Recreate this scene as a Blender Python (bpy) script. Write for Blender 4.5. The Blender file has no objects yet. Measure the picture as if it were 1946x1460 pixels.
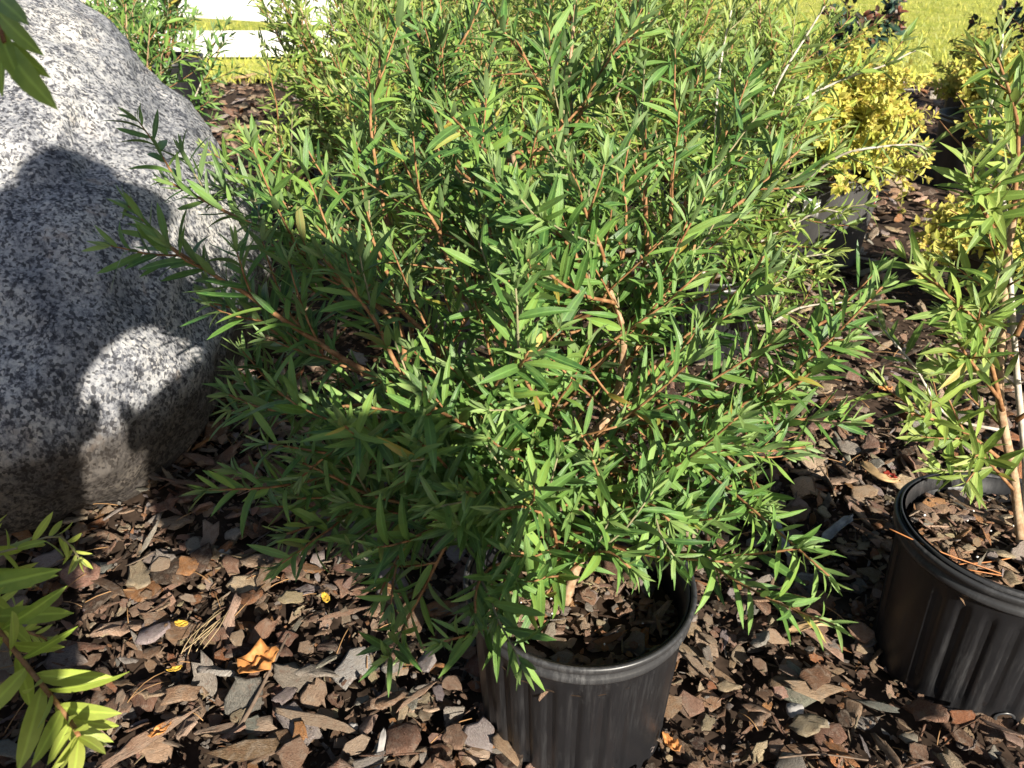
import bpy, math, random
import numpy as np
from mathutils import Vector, Matrix, noise as mnoise

random.seed(7); rng = np.random.default_rng(7)
scene = bpy.context.scene
COL = scene.collection
R = math.radians

# ------------------------------------------------------------------ camera
CAM_H, PITCH, FPX = 0.97, R(29), 1560.0
cam = bpy.data.cameras.new('camera'); camo = bpy.data.objects.new('camera', cam); COL.objects.link(camo)
camo.location = (0, 0, CAM_H); camo.rotation_euler = (R(90) - PITCH, 0, 0)
cam.sensor_width = 36; cam.lens = 36 * FPX / 1946; cam.clip_start = 0.02; cam.clip_end = 2000
cam.dof.use_dof = True; cam.dof.focus_distance = 1.15; cam.dof.aperture_fstop = 13
scene.camera = camo

# ------------------------------------------------------------------ light
SUN_EL, SUN_AZ = R(26.5), R(150)          # azimuth clockwise from +Y: behind the camera, to its right
SUN = Vector((math.sin(SUN_AZ) * math.cos(SUN_EL), math.cos(SUN_AZ) * math.cos(SUN_EL), math.sin(SUN_EL)))
w = bpy.data.worlds.new('World'); scene.world = w; w.use_nodes = True
nt = w.node_tree; bg = nt.nodes['Background']
sky = nt.nodes.new('ShaderNodeTexSky'); sky.sky_type = 'NISHITA'; sky.sun_disc = False
sky.sun_elevation = SUN_EL; sky.sun_rotation = SUN_AZ
nt.links.new(sky.outputs[0], bg.inputs[0]); bg.inputs[1].default_value = 0.052
sl = bpy.data.lights.new('sun', 'SUN'); sl.energy = 5.0; sl.angle = R(0.53); sl.color = (1, 0.93, 0.80)
so = bpy.data.objects.new('sun', sl); COL.objects.link(so)
so.rotation_euler = (-SUN).to_track_quat('-Z', 'Y').to_euler(); so.location = SUN * 10
scene.view_settings.view_transform = 'Standard'; scene.view_settings.look = 'None'
scene.view_settings.exposure = 1.18; scene.view_settings.gamma = 1.0
scene.view_settings.use_curve_mapping = False
scene.render.engine = 'CYCLES'
scene.cycles.use_denoising = True
scene.cycles.max_bounces = 6; scene.cycles.diffuse_bounces = 3; scene.cycles.glossy_bounces = 2
scene.cycles.transmission_bounces = 3; scene.cycles.sample_clamp_indirect = 6

# ------------------------------------------------------------------ pixel -> place
def ray(x, y):
    u = (x - 973) / FPX; v = (730 - y) / FPX
    return Vector((u, math.cos(PITCH) + v * math.sin(PITCH), -math.sin(PITCH) + v * math.cos(PITCH)))
def atY(x, y, Y):
    d = ray(x, y); return Vector((0, 0, CAM_H)) + d * (Y / d.y)
def atZ(x, y, z=0.0):
    d = ray(x, y); return Vector((0, 0, CAM_H)) + d * ((z - CAM_H) / d.z)

# ------------------------------------------------------------------ nodes helper
class NT:
    def __init__(s, name):
        s.m = bpy.data.materials.new(name); s.m.use_nodes = True; s.t = s.m.node_tree
        s.p = s.t.nodes['Principled BSDF']; s.out = s.t.nodes['Material Output']
    def n(s, typ, **kw):
        nd = s.t.nodes.new(typ)
        for k, v in kw.items():
            if k.startswith('i_'):
                key = k[2:]; key = int(key) if key.isdigit() else key.replace('_', ' ')
                s.set(nd.inputs[key], v)
            else: setattr(nd, k, v)
        return nd
    def set(s, inp, v):
        if hasattr(v, 'outputs'): v = v.outputs[0]
        if isinstance(v, bpy.types.NodeSocket): s.t.links.new(v, inp)
        else:
            if isinstance(v, tuple) and len(v) == 3 and inp.type == 'RGBA': v = v + (1,)
            inp.default_value = v
    def ramp(s, fac, stops, interp='LINEAR'):
        nd = s.t.nodes.new('ShaderNodeValToRGB'); cr = nd.color_ramp; cr.interpolation = interp
        while len(cr.elements) < len(stops): cr.elements.new(0.5)
        for e, (p, c) in zip(cr.elements, stops):
            e.position = p; e.color = (c, c, c, 1) if isinstance(c, (int, float)) else tuple(c) + (1,)
        s.set(nd.inputs[0], fac); return nd.outputs[0]
    def mix(s, fac, a, b, typ='MIX'):
        nd = s.t.nodes.new('ShaderNodeMix'); nd.data_type = 'RGBA'; nd.blend_type = typ
        s.set(nd.inputs[0], fac); s.set(nd.inputs[6], a); s.set(nd.inputs[7], b); return nd.outputs[2]
    def math(s, op, a, b=0.0, c=0.0, clamp=False):
        nd = s.t.nodes.new('ShaderNodeMath'); nd.operation = op; nd.use_clamp = clamp
        s.set(nd.inputs[0], a); s.set(nd.inputs[1], b); s.set(nd.inputs[2], c); return nd.outputs[0]
    def noise(s, vec, scale, detail=3.0, rough=0.55, dist=0.0, out=0):
        nd = s.n('ShaderNodeTexNoise', i_Scale=scale, i_Detail=detail, i_Roughness=rough, i_Distortion=dist)
        if vec is not None: s.set(nd.inputs['Vector'], vec)
        return nd.outputs[out]
    def mapping(s, vec, scale=(1, 1, 1), loc=(0, 0, 0), rot=(0, 0, 0)):
        nd = s.n('ShaderNodeMapping'); s.set(nd.inputs[0], vec)
        nd.inputs['Scale'].default_value = scale; nd.inputs['Location'].default_value = loc; nd.inputs['Rotation'].default_value = rot
        return nd.outputs[0]
    def bump(s, h, strength=0.5, dist=0.01):
        nd = s.n('ShaderNodeBump', i_Strength=strength, i_Distance=dist); s.set(nd.inputs['Height'], h)
        s.set(s.p.inputs['Normal'], nd.outputs[0]); return nd
    def base(s, col=None, rough=None, spec=None):
        if col is not None: s.set(s.p.inputs['Base Color'], col)
        if rough is not None: s.set(s.p.inputs['Roughness'], rough)
        if spec is not None: s.set(s.p.inputs['Specular IOR Level'], spec)
    def data(s):
        """per-piece numbers: point attribute 'pc' on joined meshes + object colour on single pieces"""
        a = s.n('ShaderNodeAttribute', attribute_name='pc').outputs['Color']
        b = s.n('ShaderNodeObjectInfo').outputs['Color']
        return s.mix(1.0, a, b, 'ADD')

def leaf_material(name, dark, mid, light, young, transl=0.13, rough=0.36, under=(0.16, 0.22, 0.11)):
    k = NT(name)
    d = k.data(); sep = k.n('ShaderNodeSeparateColor'); k.set(sep.inputs[0], d)
    rnd, age, third = sep.outputs[0], sep.outputs[1], sep.outputs[2]
    col = k.ramp(rnd, [(0.0, dark), (0.5, mid), (1.0, light)])
    col = k.mix(age, col, young)
    col = k.mix(third, col, (0.38, 0.27, 0.05))
    uv = k.n('ShaderNodeUVMap').outputs[0]
    su = k.n('ShaderNodeSeparateXYZ'); k.set(su.inputs[0], uv)
    dx = k.math('ABSOLUTE', k.math('SUBTRACT', su.outputs[0], 0.5))
    rib = k.ramp(dx, [(0.0, 1.0), (0.055, 0.75), (0.11, 0.0)])
    col = k.mix(k.math('MULTIPLY', rib, 0.55), col, tuple(min(1, c * 1.9 + 0.02) for c in mid))
    geo = k.n('ShaderNodeNewGeometry')
    blot = k.noise(geo.outputs['Position'], 120, 3)
    col = k.mix(k.ramp(blot, [(0.42, 0.0), (0.75, 0.22)]), col, tuple(c * 1.35 for c in light))
    col = k.mix(k.math('MULTIPLY', geo.outputs['Backfacing'], 0.55), col, under)
    spots = k.n('ShaderNodeTexVoronoi', i_Scale=75.0); k.set(spots.inputs['Vector'], geo.outputs['Position'])
    sp = k.ramp(spots.outputs['Distance'], [(0.0, 1.0), (0.06, 0.0)])
    col = k.mix(k.math('MULTIPLY', sp, 0.4), col, (0.10, 0.08, 0.03))
    k.base(col, k.math('ADD', rough, k.math('MULTIPLY', rnd, 0.18)), 0.42)
    lat = k.n('ShaderNodeTexWave', i_Scale=9.0, i_Distortion=2.0); k.set(lat.inputs['Vector'], k.mapping(uv, (1, 3, 1)))
    h = k.math('ADD', k.math('MULTIPLY', rib, -0.8), k.math('MULTIPLY', lat.outputs['Fac'], 0.15))
    k.bump(h, 0.35, 0.0012)
    tr = k.n('ShaderNodeBsdfTranslucent')
    k.set(tr.inputs[0], k.mix(0.5, col, tuple(min(1, c * 2.4) for c in light)))
    ms = k.n('ShaderNodeMixShader'); ms.inputs[0].default_value = transl
    k.t.links.new(k.p.outputs[0], ms.inputs[1]); k.t.links.new(tr.outputs[0], ms.inputs[2])
    k.t.links.new(ms.outputs[0], k.out.inputs[0])
    return k.m

M = {}
M['leaf'] = leaf_material('bottlebrush_leaf', (0.030, 0.082, 0.023), (0.074, 0.158, 0.032), (0.168, 0.268, 0.050), (0.22, 0.30, 0.10))
M['leaf_glare'] = leaf_material('bottlebrush_leaf_painted_glare', (0.065, 0.130, 0.026), (0.140, 0.222, 0.042), (0.270, 0.345, 0.068), (0.35, 0.38, 0.13), 0.22)  # lighter copy of the bottlebrush leaf: glare and haze put into the colour
M['leaf_lit_lime'] = leaf_material('painted_sun_lime_leaf', (0.15, 0.24, 0.03), (0.27, 0.36, 0.05), (0.38, 0.45, 0.08), (0.40, 0.42, 0.10), 0.3)  # overexposed sunlight on the near branch, put into the leaf colour
M['leaf_gold'] = leaf_material('golden_leaf', (0.15, 0.23, 0.03), (0.40, 0.39, 0.06), (0.62, 0.55, 0.15), (0.56, 0.36, 0.09), 0.28, 0.5, (0.42, 0.40, 0.1))
M['leaf_olive'] = leaf_material('olive_golden_leaf', (0.10, 0.14, 0.02), (0.20, 0.22, 0.03), (0.32, 0.31, 0.05), (0.40, 0.26, 0.07), 0.25, 0.5, (0.25, 0.27, 0.07))
M['leaf_dark'] = leaf_material('dark_glossy_leaf', (0.010, 0.026, 0.016), (0.018, 0.042, 0.026), (0.030, 0.062, 0.038), (0.20, 0.05, 0.03), 0.06, 0.32, (0.03, 0.05, 0.035))
M['leaf_red'] = leaf_material('red_leaf', (0.25, 0.03, 0.02), (0.36, 0.05, 0.03), (0.45, 0.09, 0.05), (0.45, 0.09, 0.05), 0.2)

def bark_material(name, c1, c2, scale=60):
    k = NT(name); g = k.n('ShaderNodeNewGeometry').outputs['Position']
    a = k.noise(g, scale, 4); b = k.noise(k.mapping(g, (1, 1, 0.25)), scale * 4, 3)
    k.base(k.mix(k.ramp(a, [(0.35, 0), (0.65, 1)]), c1, c2), 0.75, 0.25); k.bump(b, 0.5, 0.001); return k.m
M['stem'] = bark_material('orange_brown_stem', (0.17, 0.075, 0.030), (0.34, 0.185, 0.085), 90)
M['stem_old'] = bark_material('pale_tan_stem', (0.24, 0.14, 0.075), (0.42, 0.30, 0.19), 110)
M['stem_grey'] = bark_material('grey_white_stem', (0.38, 0.32, 0.25), (0.60, 0.55, 0.48))
M['stem_young'] = bark_material('young_felted_stem', (0.20, 0.20, 0.11), (0.30, 0.24, 0.14))

def chip_material(name):
    k = NT(name); d = k.data()
    uv = k.n('ShaderNodeUVMap').outputs[0]
    sd = k.n('ShaderNodeVectorMath', operation='ADD'); k.set(sd.inputs[0], uv)
    sc = k.n('ShaderNodeVectorMath', operation='SCALE'); k.set(sc.inputs[0], d); sc.inputs['Scale'].default_value = 57.0
    k.set(sd.inputs[1], sc.outputs[0]); v = sd.outputs[0]
    grain = k.noise(k.mapping(v, (9, 1.4, 1)), 6, 6, 0.65, 0.8)
    patch = k.noise(v, 3.6, 6, 0.65, 0.5)
    spec = k.noise(v, 30, 4, 0.7)
    col = k.mix(k.ramp(grain, [(0.36, 0.65), (0.54, 0.0)]), d, k.mix(1.0, d, (0.40, 0.33, 0.30), 'MULTIPLY'))
    col = k.mix(k.ramp(patch, [(0.50, 0.0), (0.62, 0.75)]), col, k.mix(0.55, d, (0.36, 0.30, 0.24)))
    col = k.mix(k.ramp(patch, [(0.34, 0.7), (0.45, 0.0)]), col, k.mix(0.6, d, (0.20, 0.085, 0.045)))
    col = k.mix(k.ramp(spec, [(0.55, 0.0), (0.68, 0.6)]), col, k.mix(0.5, d, (0.46, 0.37, 0.29)))
    col = k.mix(k.ramp(spec, [(0.33, 0.5), (0.42, 0.0)]), col, (0.03, 0.022, 0.018))
    k.base(col, 0.85, 0.2)
    h = k.math('ADD', k.math('MULTIPLY', grain, 1.3), k.math('MULTIPLY', spec, 0.5))
    k.bump(h, 1.0, 0.006); return k.m
M['chip'] = chip_material('bark_mulch')

def granite():
    k = NT('speckled_granite'); g = k.n('ShaderNodeTexCoord').outputs['Object']
    warp = k.mapping(g, (1.0, 1.0, 0.8), rot=(0, R(25), R(20)))
    a = k.noise(warp, 105, 8, 0.80, 0.15)
    b = k.noise(warp, 40, 5, 0.65, 0.1)
    c = k.noise(g, 5, 4, 0.6)
    s = k.math('ADD', k.math('MULTIPLY', a, 0.62), k.math('ADD', k.math('MULTIPLY', b, 0.28), k.math('MULTIPLY', c, 0.10)))
    col = k.ramp(s, [(0.395, (0.020, 0.020, 0.026)), (0.447, (0.085, 0.087, 0.098)), (0.482, (0.20, 0.202, 0.215)), (0.52, (0.35, 0.348, 0.345)), (0.60, (0.52, 0.51, 0.49))])
    vo = k.n('ShaderNodeTexVoronoi', i_Scale=13.0, i_Randomness=1.0); k.set(vo.inputs['Vector'], k.mix(0.12, g, k.noise(g, 18, 3, out=1)))
    blob = k.ramp(vo.outputs['Distance'], [(0.10, 1.0), (0.24, 0.0)])
    pick = k.n('ShaderNodeSeparateColor'); k.set(pick.inputs[0], vo.outputs['Color'])
    blob = k.math('MULTIPLY', blob, k.math('GREATER_THAN', pick.outputs[0], 0.66))
    col = k.mix(k.math('MULTIPLY', blob, k.ramp(a, [(0.35, 0.1), (0.5, 0.72)])), col, (0.36, 0.29, 0.235))
    fl = k.n('ShaderNodeTexVoronoi', i_Scale=210.0); k.set(fl.inputs['Vector'], warp)
    fs = k.n('ShaderNodeSeparateColor'); k.set(fs.inputs[0], fl.outputs['Color'])
    col = k.mix(k.math('MULTIPLY', k.math('GREATER_THAN', fs.outputs[0], 0.78), 0.8), col, (0.035, 0.035, 0.04))
    col = k.mix(k.math('MULTIPLY', k.math('GREATER_THAN', fs.outputs[1], 0.86), 0.7), col, (0.52, 0.50, 0.47))
    big = k.noise(warp, 4.5, 5, 0.65, 0.6)
    col = k.mix(1.0, col, k.ramp(big, [(0.36, (0.50, 0.52, 0.58)), (0.5, (0.90, 0.91, 0.95)), (0.66, (1.35, 1.32, 1.27))]), 'MULTIPLY')
    rust = k.noise(k.mapping(g, (1, 1, .5)), 7, 5, 0.7)
    col = k.mix(k.ramp(rust, [(0.58, 0.0), (0.74, 0.5)]), col, k.mix(1.0, col, (1.0, 0.78, 0.58), 'MULTIPLY'))
    # soil-stained foot of the boulder, colour deepened to stand for overhang shade
    z = k.n('ShaderNodeSeparateXYZ'); k.set(z.inputs[0], g)
    lim = k.math('ADD', k.math('MULTIPLY', z.outputs[0], -0.13), k.math('MULTIPLY', k.noise(g, 11, 6, 0.7), 0.13))
    lvl = k.math('SUBTRACT', z.outputs[2], lim)
    stain_shade = k.ramp(lvl, [(0.0, 1.0), (0.035, 0.9), (0.085, 0.0)])
    col = k.mix(k.math('MULTIPLY', stain_shade, 0.88), col, k.mix(1.0, k.mix(.35, col, (.2, .17, .14)), (0.20, 0.16, 0.12), 'MULTIPLY'))
    k.base(col, 0.72, 0.35)
    hh = k.math('ADD', k.math('MULTIPLY', a, 0.5), k.math('MULTIPLY', k.noise(g, 16, 5, 0.6), 1.2))
    k.bump(hh, 0.75, 0.007); return k.m
M['granite'] = granite()

def pot_material(name, c, dusty, rough=0.42):
    k = NT(name); g = k.n('ShaderNodeTexCoord').outputs['Object']
    st = k.noise(k.mapping(g, (1, 1, 0.05)), 160, 5, 0.75); bl = k.noise(g, 9, 4, 0.6); sp = k.noise(g, 150, 2)
    m = k.math('MULTIPLY', k.ramp(st, [(0.46, 0.0), (0.72, 1.0)]), k.ramp(bl, [(0.42, 0.05), (0.66, 1.0)]))
    m = k.math('ADD', m, k.math('MULTIPLY', k.ramp(sp, [(0.66, 0.0), (0.76, 0.5)]), k.ramp(bl, [(0.4, 0.2), (0.6, 1.0)])), clamp=True)
    k.base(k.mix(k.math('MULTIPLY', m, dusty), c, (0.15, 0.148, 0.15)), k.math('ADD', rough, k.math('MULTIPLY', m, 0.3)), 0.45)
    k.bump(k.math('ADD', bl, k.math('MULTIPLY', sp, 0.15)), 0.18, 0.004); return k.m
M['pot'] = pot_material('black_pot_plastic', (0.009, 0.009, 0.0105), 0.15, 0.40)
M['rim'] = pot_material('scuffed_rim_plastic', (0.030, 0.030, 0.032), 0.7, 0.36)
M['greypot'] = pot_material('sunfaded_pot_plastic', (0.052, 0.050, 0.050), 0.35, 0.55)

def flat(name, c, rough=0.6, spec=0.3, var=0.25, scale=30):
    k = NT(name); g = k.n('ShaderNodeTexCoord').outputs['Object']; a = k.noise(g, scale, 4)
    k.base(k.mix(k.ramp(a, [(0.3, 0), (0.7, 1)]), tuple(x * (1 - var) for x in c), tuple(min(1, x * (1 + var)) for x in c)), rough, spec)
    k.bump(a, 0.2, 0.002); return k.m
M['soil'] = flat('dark_potting_soil', (0.040, 0.026, 0.018), 0.95, 0.1, 0.5, 90)
M['earth'] = flat('dark_mulch_bed', (0.050, 0.034, 0.025), 0.95, 0.1, 0.5, 40)
M['white'] = flat('white_fence_paint', (0.66, 0.66, 0.65), 0.5, 0.4, 0.12, 6)
M['straw'] = flat('dry_pine_straw', (0.30, 0.17, 0.075), 0.6, 0.3, 0.4, 20)
M['needle'] = flat('orange_pine_needle', (0.42, 0.17, 0.06), 0.5, 0.3, 0.2, 20)
M['twig'] = flat('grey_brown_twig', (0.16, 0.115, 0.085), 0.85, 0.15, 0.45, 60)
M['grass_straw'] = flat('bleached_straw', (0.36, 0.27, 0.15), 0.6, 0.3, 0.25, 30)
M['dry_leaf'] = flat('dry_orange_leaf', (0.42, 0.18, 0.055), 0.6, 0.3, 0.35, 60)
M['yellow_leaf'] = flat('yellow_dropped_leaf', (0.58, 0.36, 0.05), 0.5, 0.3, 0.25, 60)
M['pebble'] = flat('pale_grey_pebble', (0.27, 0.255, 0.245), 0.85, 0.3, 0.25, 60)
M['perlite'] = flat('white_perlite', (0.72, 0.70, 0.66), 0.9, 0.1, 0.08, 60)
M['label_white'] = flat('white_label_paper', (0.78, 0.77, 0.74), 0.6, 0.3, 0.04, 8)
M['label_red'] = flat('red_label_paper', (0.55, 0.05, 0.025), 0.6, 0.3, 0.1, 8)
M['wood_grey'] = flat('weathered_grey_wood', (0.26, 0.245, 0.235), 0.85, 0.15, 0.4, 70)
M['wood_tan'] = flat('fresh_tan_wood', (0.40, 0.27, 0.14), 0.8, 0.15, 0.35, 70)
M['hair'] = flat('brown_hair', (0.05, 0.03, 0.02), 0.6, 0.3, 0.3, 60)
M['skin'] = flat('skin', (0.45, 0.28, 0.20), 0.5, 0.4, 0.08, 20)
M['shirt'] = flat('blue_cotton_shirt', (0.10, 0.15, 0.25), 0.9, 0.1, 0.15, 40)
M['trousers'] = flat('dark_denim_trousers', (0.03, 0.04, 0.07), 0.9, 0.1, 0.2, 40)

def lawn_mat():
    k = NT('sunlit_lawn'); g = k.n('ShaderNodeNewGeometry').outputs['Position']
    a = k.noise(g, 2.2, 6, 0.7); b = k.noise(k.mapping(g, (1, 0.35, 1)), 38, 4, 0.7)
    col = k.ramp(k.math('ADD', k.math('MULTIPLY', a, 0.55), k.math('MULTIPLY', b, 0.45)),
                 [(0.36, (0.17, 0.23, 0.03)), (0.46, (0.36, 0.40, 0.06)), (0.56, (0.50, 0.49, 0.11)), (0.68, (0.60, 0.54, 0.20))])
    k.base(col, 0.85, 0.15); k.bump(b, 1.0, 0.03); return k.m
M['lawn'] = lawn_mat()
M['grass'] = leaf_material('grass_blade', (0.22, 0.26, 0.03), (0.38, 0.39, 0.06), (0.52, 0.48, 0.10), (0.50, 0.42, 0.14), 0.3, 0.6)

# ------------------------------------------------------------------ mesh helpers
def np_mesh(name, verts, tris, uv=None, pc=None, smooth=True):
    me = bpy.data.meshes.new(name); verts = np.asarray(verts, np.float32); tris = np.asarray(tris, np.int32)
    me.vertices.add(len(verts)); me.vertices.foreach_set('co', verts.ravel())
    n = len(tris); me.loops.add(n * 3); me.loops.foreach_set('vertex_index', tris.ravel())
    me.polygons.add(n); me.polygons.foreach_set('loop_start', np.arange(0, n * 3, 3, dtype=np.int32))
    if smooth: me.polygons.foreach_set('use_smooth', np.ones(n, bool))
    if uv is not None:
        l = me.uv_layers.new(name='UVMap'); l.data.foreach_set('uv', np.asarray(uv, np.float32)[tris.ravel()].ravel())
    if pc is not None:
        a = me.attributes.new('pc', 'FLOAT_COLOR', 'POINT'); a.data.foreach_set('color', np.asarray(pc, np.float32).ravel())
    me.update(calc_edges=True); me.validate(); return me

def link(name, me, mat=None, parent=None, kind=None, label=None, cat=None, group=None, color=(0, 0, 0, 1)):
    o = bpy.data.objects.new(name, me); COL.objects.link(o); o.color = color
    if mat is not None and me is not None and len(me.materials) == 0: me.materials.append(mat)
    if parent is not None:
        o.parent = parent; o.matrix_parent_inverse = Matrix.Translation(-root_of(parent)) if parent.type == 'EMPTY' else Matrix()
    if kind: o['kind'] = kind
    if label: o['label'] = label
    if cat: o['category'] = cat
    if group: o['group'] = group
    return o
def root_of(e): return Vector(e['_base'])
def thing(name, label, cat, base, group=None):
    e = bpy.data.objects.new(name, None); COL.objects.link(e); e.location = base; e['_base'] = tuple(base)
    e.empty_display_size = 0.05; e['label'] = label; e['category'] = cat
    if group: e['group'] = group
    return e

def tube_arrays(pts, radii, sides=6):
    P = np.array([tuple(p) for p in pts], float); n = len(P)
    T = np.gradient(P, axis=0); T /= np.linalg.norm(T, axis=1)[:, None] + 1e-9
    ref = np.array([0.3, 0.2, 0.93]); ref = ref if abs(T[0] @ ref) < 0.95 else np.array([1., 0, 0])
    V = []; a = np.linspace(0, 2 * np.pi, sides, endpoint=False)
    u = np.cross(T[0], ref); u /= np.linalg.norm(u)
    for i in range(n):
        u = u - T[i] * (u @ T[i]); u /= np.linalg.norm(u) + 1e-9; v = np.cross(T[i], u)
        V.append(P[i] + radii[i] * (np.cos(a)[:, None] * u + np.sin(a)[:, None] * v))
    V = np.concatenate(V + [P[:1], P[-1:]]); F = []
    for i in range(n - 1):
        for j in range(sides):
            k = (j + 1) % sides; b = i * sides
            F += [(b + j, b + k, b + sides + k), (b + j, b + sides + k, b + sides + j)]
    e0, e1 = n * sides, n * sides + 1; b = (n - 1) * sides
    for j in range(sides):
        k = (j + 1) % sides; F += [(e0, k, j), (e1, b + j, b + k)]
    return V, np.array(F)
def join(parts):
    V, F, o = [], [], 0
    for v, f in parts: V.append(v); F.append(f + o); o += len(v)
    return np.concatenate(V), np.concatenate(F)

# ------------------------------------------------------------------ leaf shapes
def leaf_shape(rows, wid, curl, fold, twist, kind='lance', wavy=0.0):
    V, UV = [], []
    for t in rows[:-1]:
        if kind == 'lance': h = wid * (0.10 + 0.90 * math.sin(math.pi * min(1, t ** 0.85)) ** 0.75) if t > 0 else wid * 0.10
        else: h = wid * (math.sin(math.pi * t ** 0.8) ** 0.7 if t > 0 else 0.06)
        z = -curl * t * t; tw = twist * t
        for s in (-1, 0, 1):
            x = s * h; zz = z + abs(s) * h * fold + wavy * s * math.sin(9 * t)
            V.append((x * math.cos(tw) - zz * 0 , t * (1 - 0.12 * abs(curl)), zz + x * math.sin(tw))); UV.append((0.5 + s * 0.5, t))
    V.append((0, 1 - 0.12 * abs(curl), -curl)); UV.append((0.5, 1))
    F = []; n = len(rows) - 1
    for i in range(n - 1):
        b = i * 3
        for j in (0, 1): F += [(b + j, b + j + 1, b + j + 4), (b + j, b + j + 4, b + j + 3)]
    b = (n - 1) * 3; F += [(b, b + 1, b + 3), (b + 1, b + 2, b + 3)]
    return np.array(V, float), np.array(F), np.array(UV)
RF = [0, .10, .26, .45, .64, .82, 1]; RL = [0, .28, .62, 1]
LANCE = [leaf_shape(RF, rng.uniform(.060, .098), rng.uniform(-.22, .42), rng.uniform(.05, .6), rng.uniform(-.8, .8), wavy=rng.uniform(0, .010)) for _ in range(22)]
WIDE = [leaf_shape(RF, rng.uniform(.100, .130), rng.uniform(-.1, .28), rng.uniform(.08, .35), rng.uniform(-.4, .4)) for _ in range(10)]
LANCE_LO = [leaf_shape(RL, rng.uniform(.075, .11), rng.uniform(-.1, .3), rng.uniform(.1, .5), rng.uniform(-.4, .4)) for _ in range(8)]
OVAL = [leaf_shape(RL, rng.uniform(.22, .30), rng.uniform(0, .35), rng.uniform(.1, .45), rng.uniform(-.3, .3), 'oval') for _ in range(8)]
BROAD = [leaf_shape(RF, rng.uniform(.22, .30), rng.uniform(.1, .5), rng.uniform(.1, .4), rng.uniform(-.3, .3), 'oval') for _ in range(8)]

def leaf_matrix(pos, d, up, length):
    d = d.normalized(); x = d.cross(up)
    if x.length < 1e-4: x = d.cross(Vector((1, 0.2, 0)))
    x.normalize(); n = x.cross(d)
    m = Matrix((x, d, n)).transposed().to_4x4()
    return Matrix.Translation(pos) @ m @ Matrix.Diagonal((length, length, length, 1))

def merge_leaves(name, leaves, shapes):
    V, F, U, C, o = [], [], [], [], 0
    for (mat, vi, col) in leaves:
        v, f, uv = shapes[vi % len(shapes)]
        m = np.array(mat); V.append(v @ m[:3, :3].T + m[:3, 3]); F.append(f + o); U.append(uv); C.append(np.tile(np.array(col), (len(v), 1))); o += len(v)
    return np_mesh(name, np.concatenate(V), np.concatenate(F), np.concatenate(U), np.concatenate(C))

_var_cache = {}
def leaf_var(shapes, key, vi, mat):
    k = (key, vi % len(shapes), mat.name)
    if k not in _var_cache:
        v, f, uv = shapes[vi % len(shapes)]
        me = np_mesh('leaf', v, f, uv, np.zeros((len(v), 4))); me.materials.append(mat); _var_cache[k] = me
    return _var_cache[k]

# ------------------------------------------------------------------ growing shoots
def rv(s=1.0): return Vector((random.gauss(0, s), random.gauss(0, s), random.gauss(0, s)))
def smooth_path(pts, step=0.012):
    """Catmull-Rom through points, resampled at about `step`"""
    P = [Vector(p) for p in pts]; P = [P[0] * 2 - P[1]] + P + [P[-1] * 2 - P[-2]]; out = []
    for i in range(1, len(P) - 2):
        a, b, c, d = P[i - 1:i + 3]; n = max(2, int((c - b).length / step))
        for k in range(n):
            t = k / n
            out.append(0.5 * ((2 * b) + (c - a) * t + (2 * a - 5 * b + 4 * c - d) * t * t + (3 * b - a - 3 * c + d) * t ** 3))
    out.append(P[-2]); return out

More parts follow.
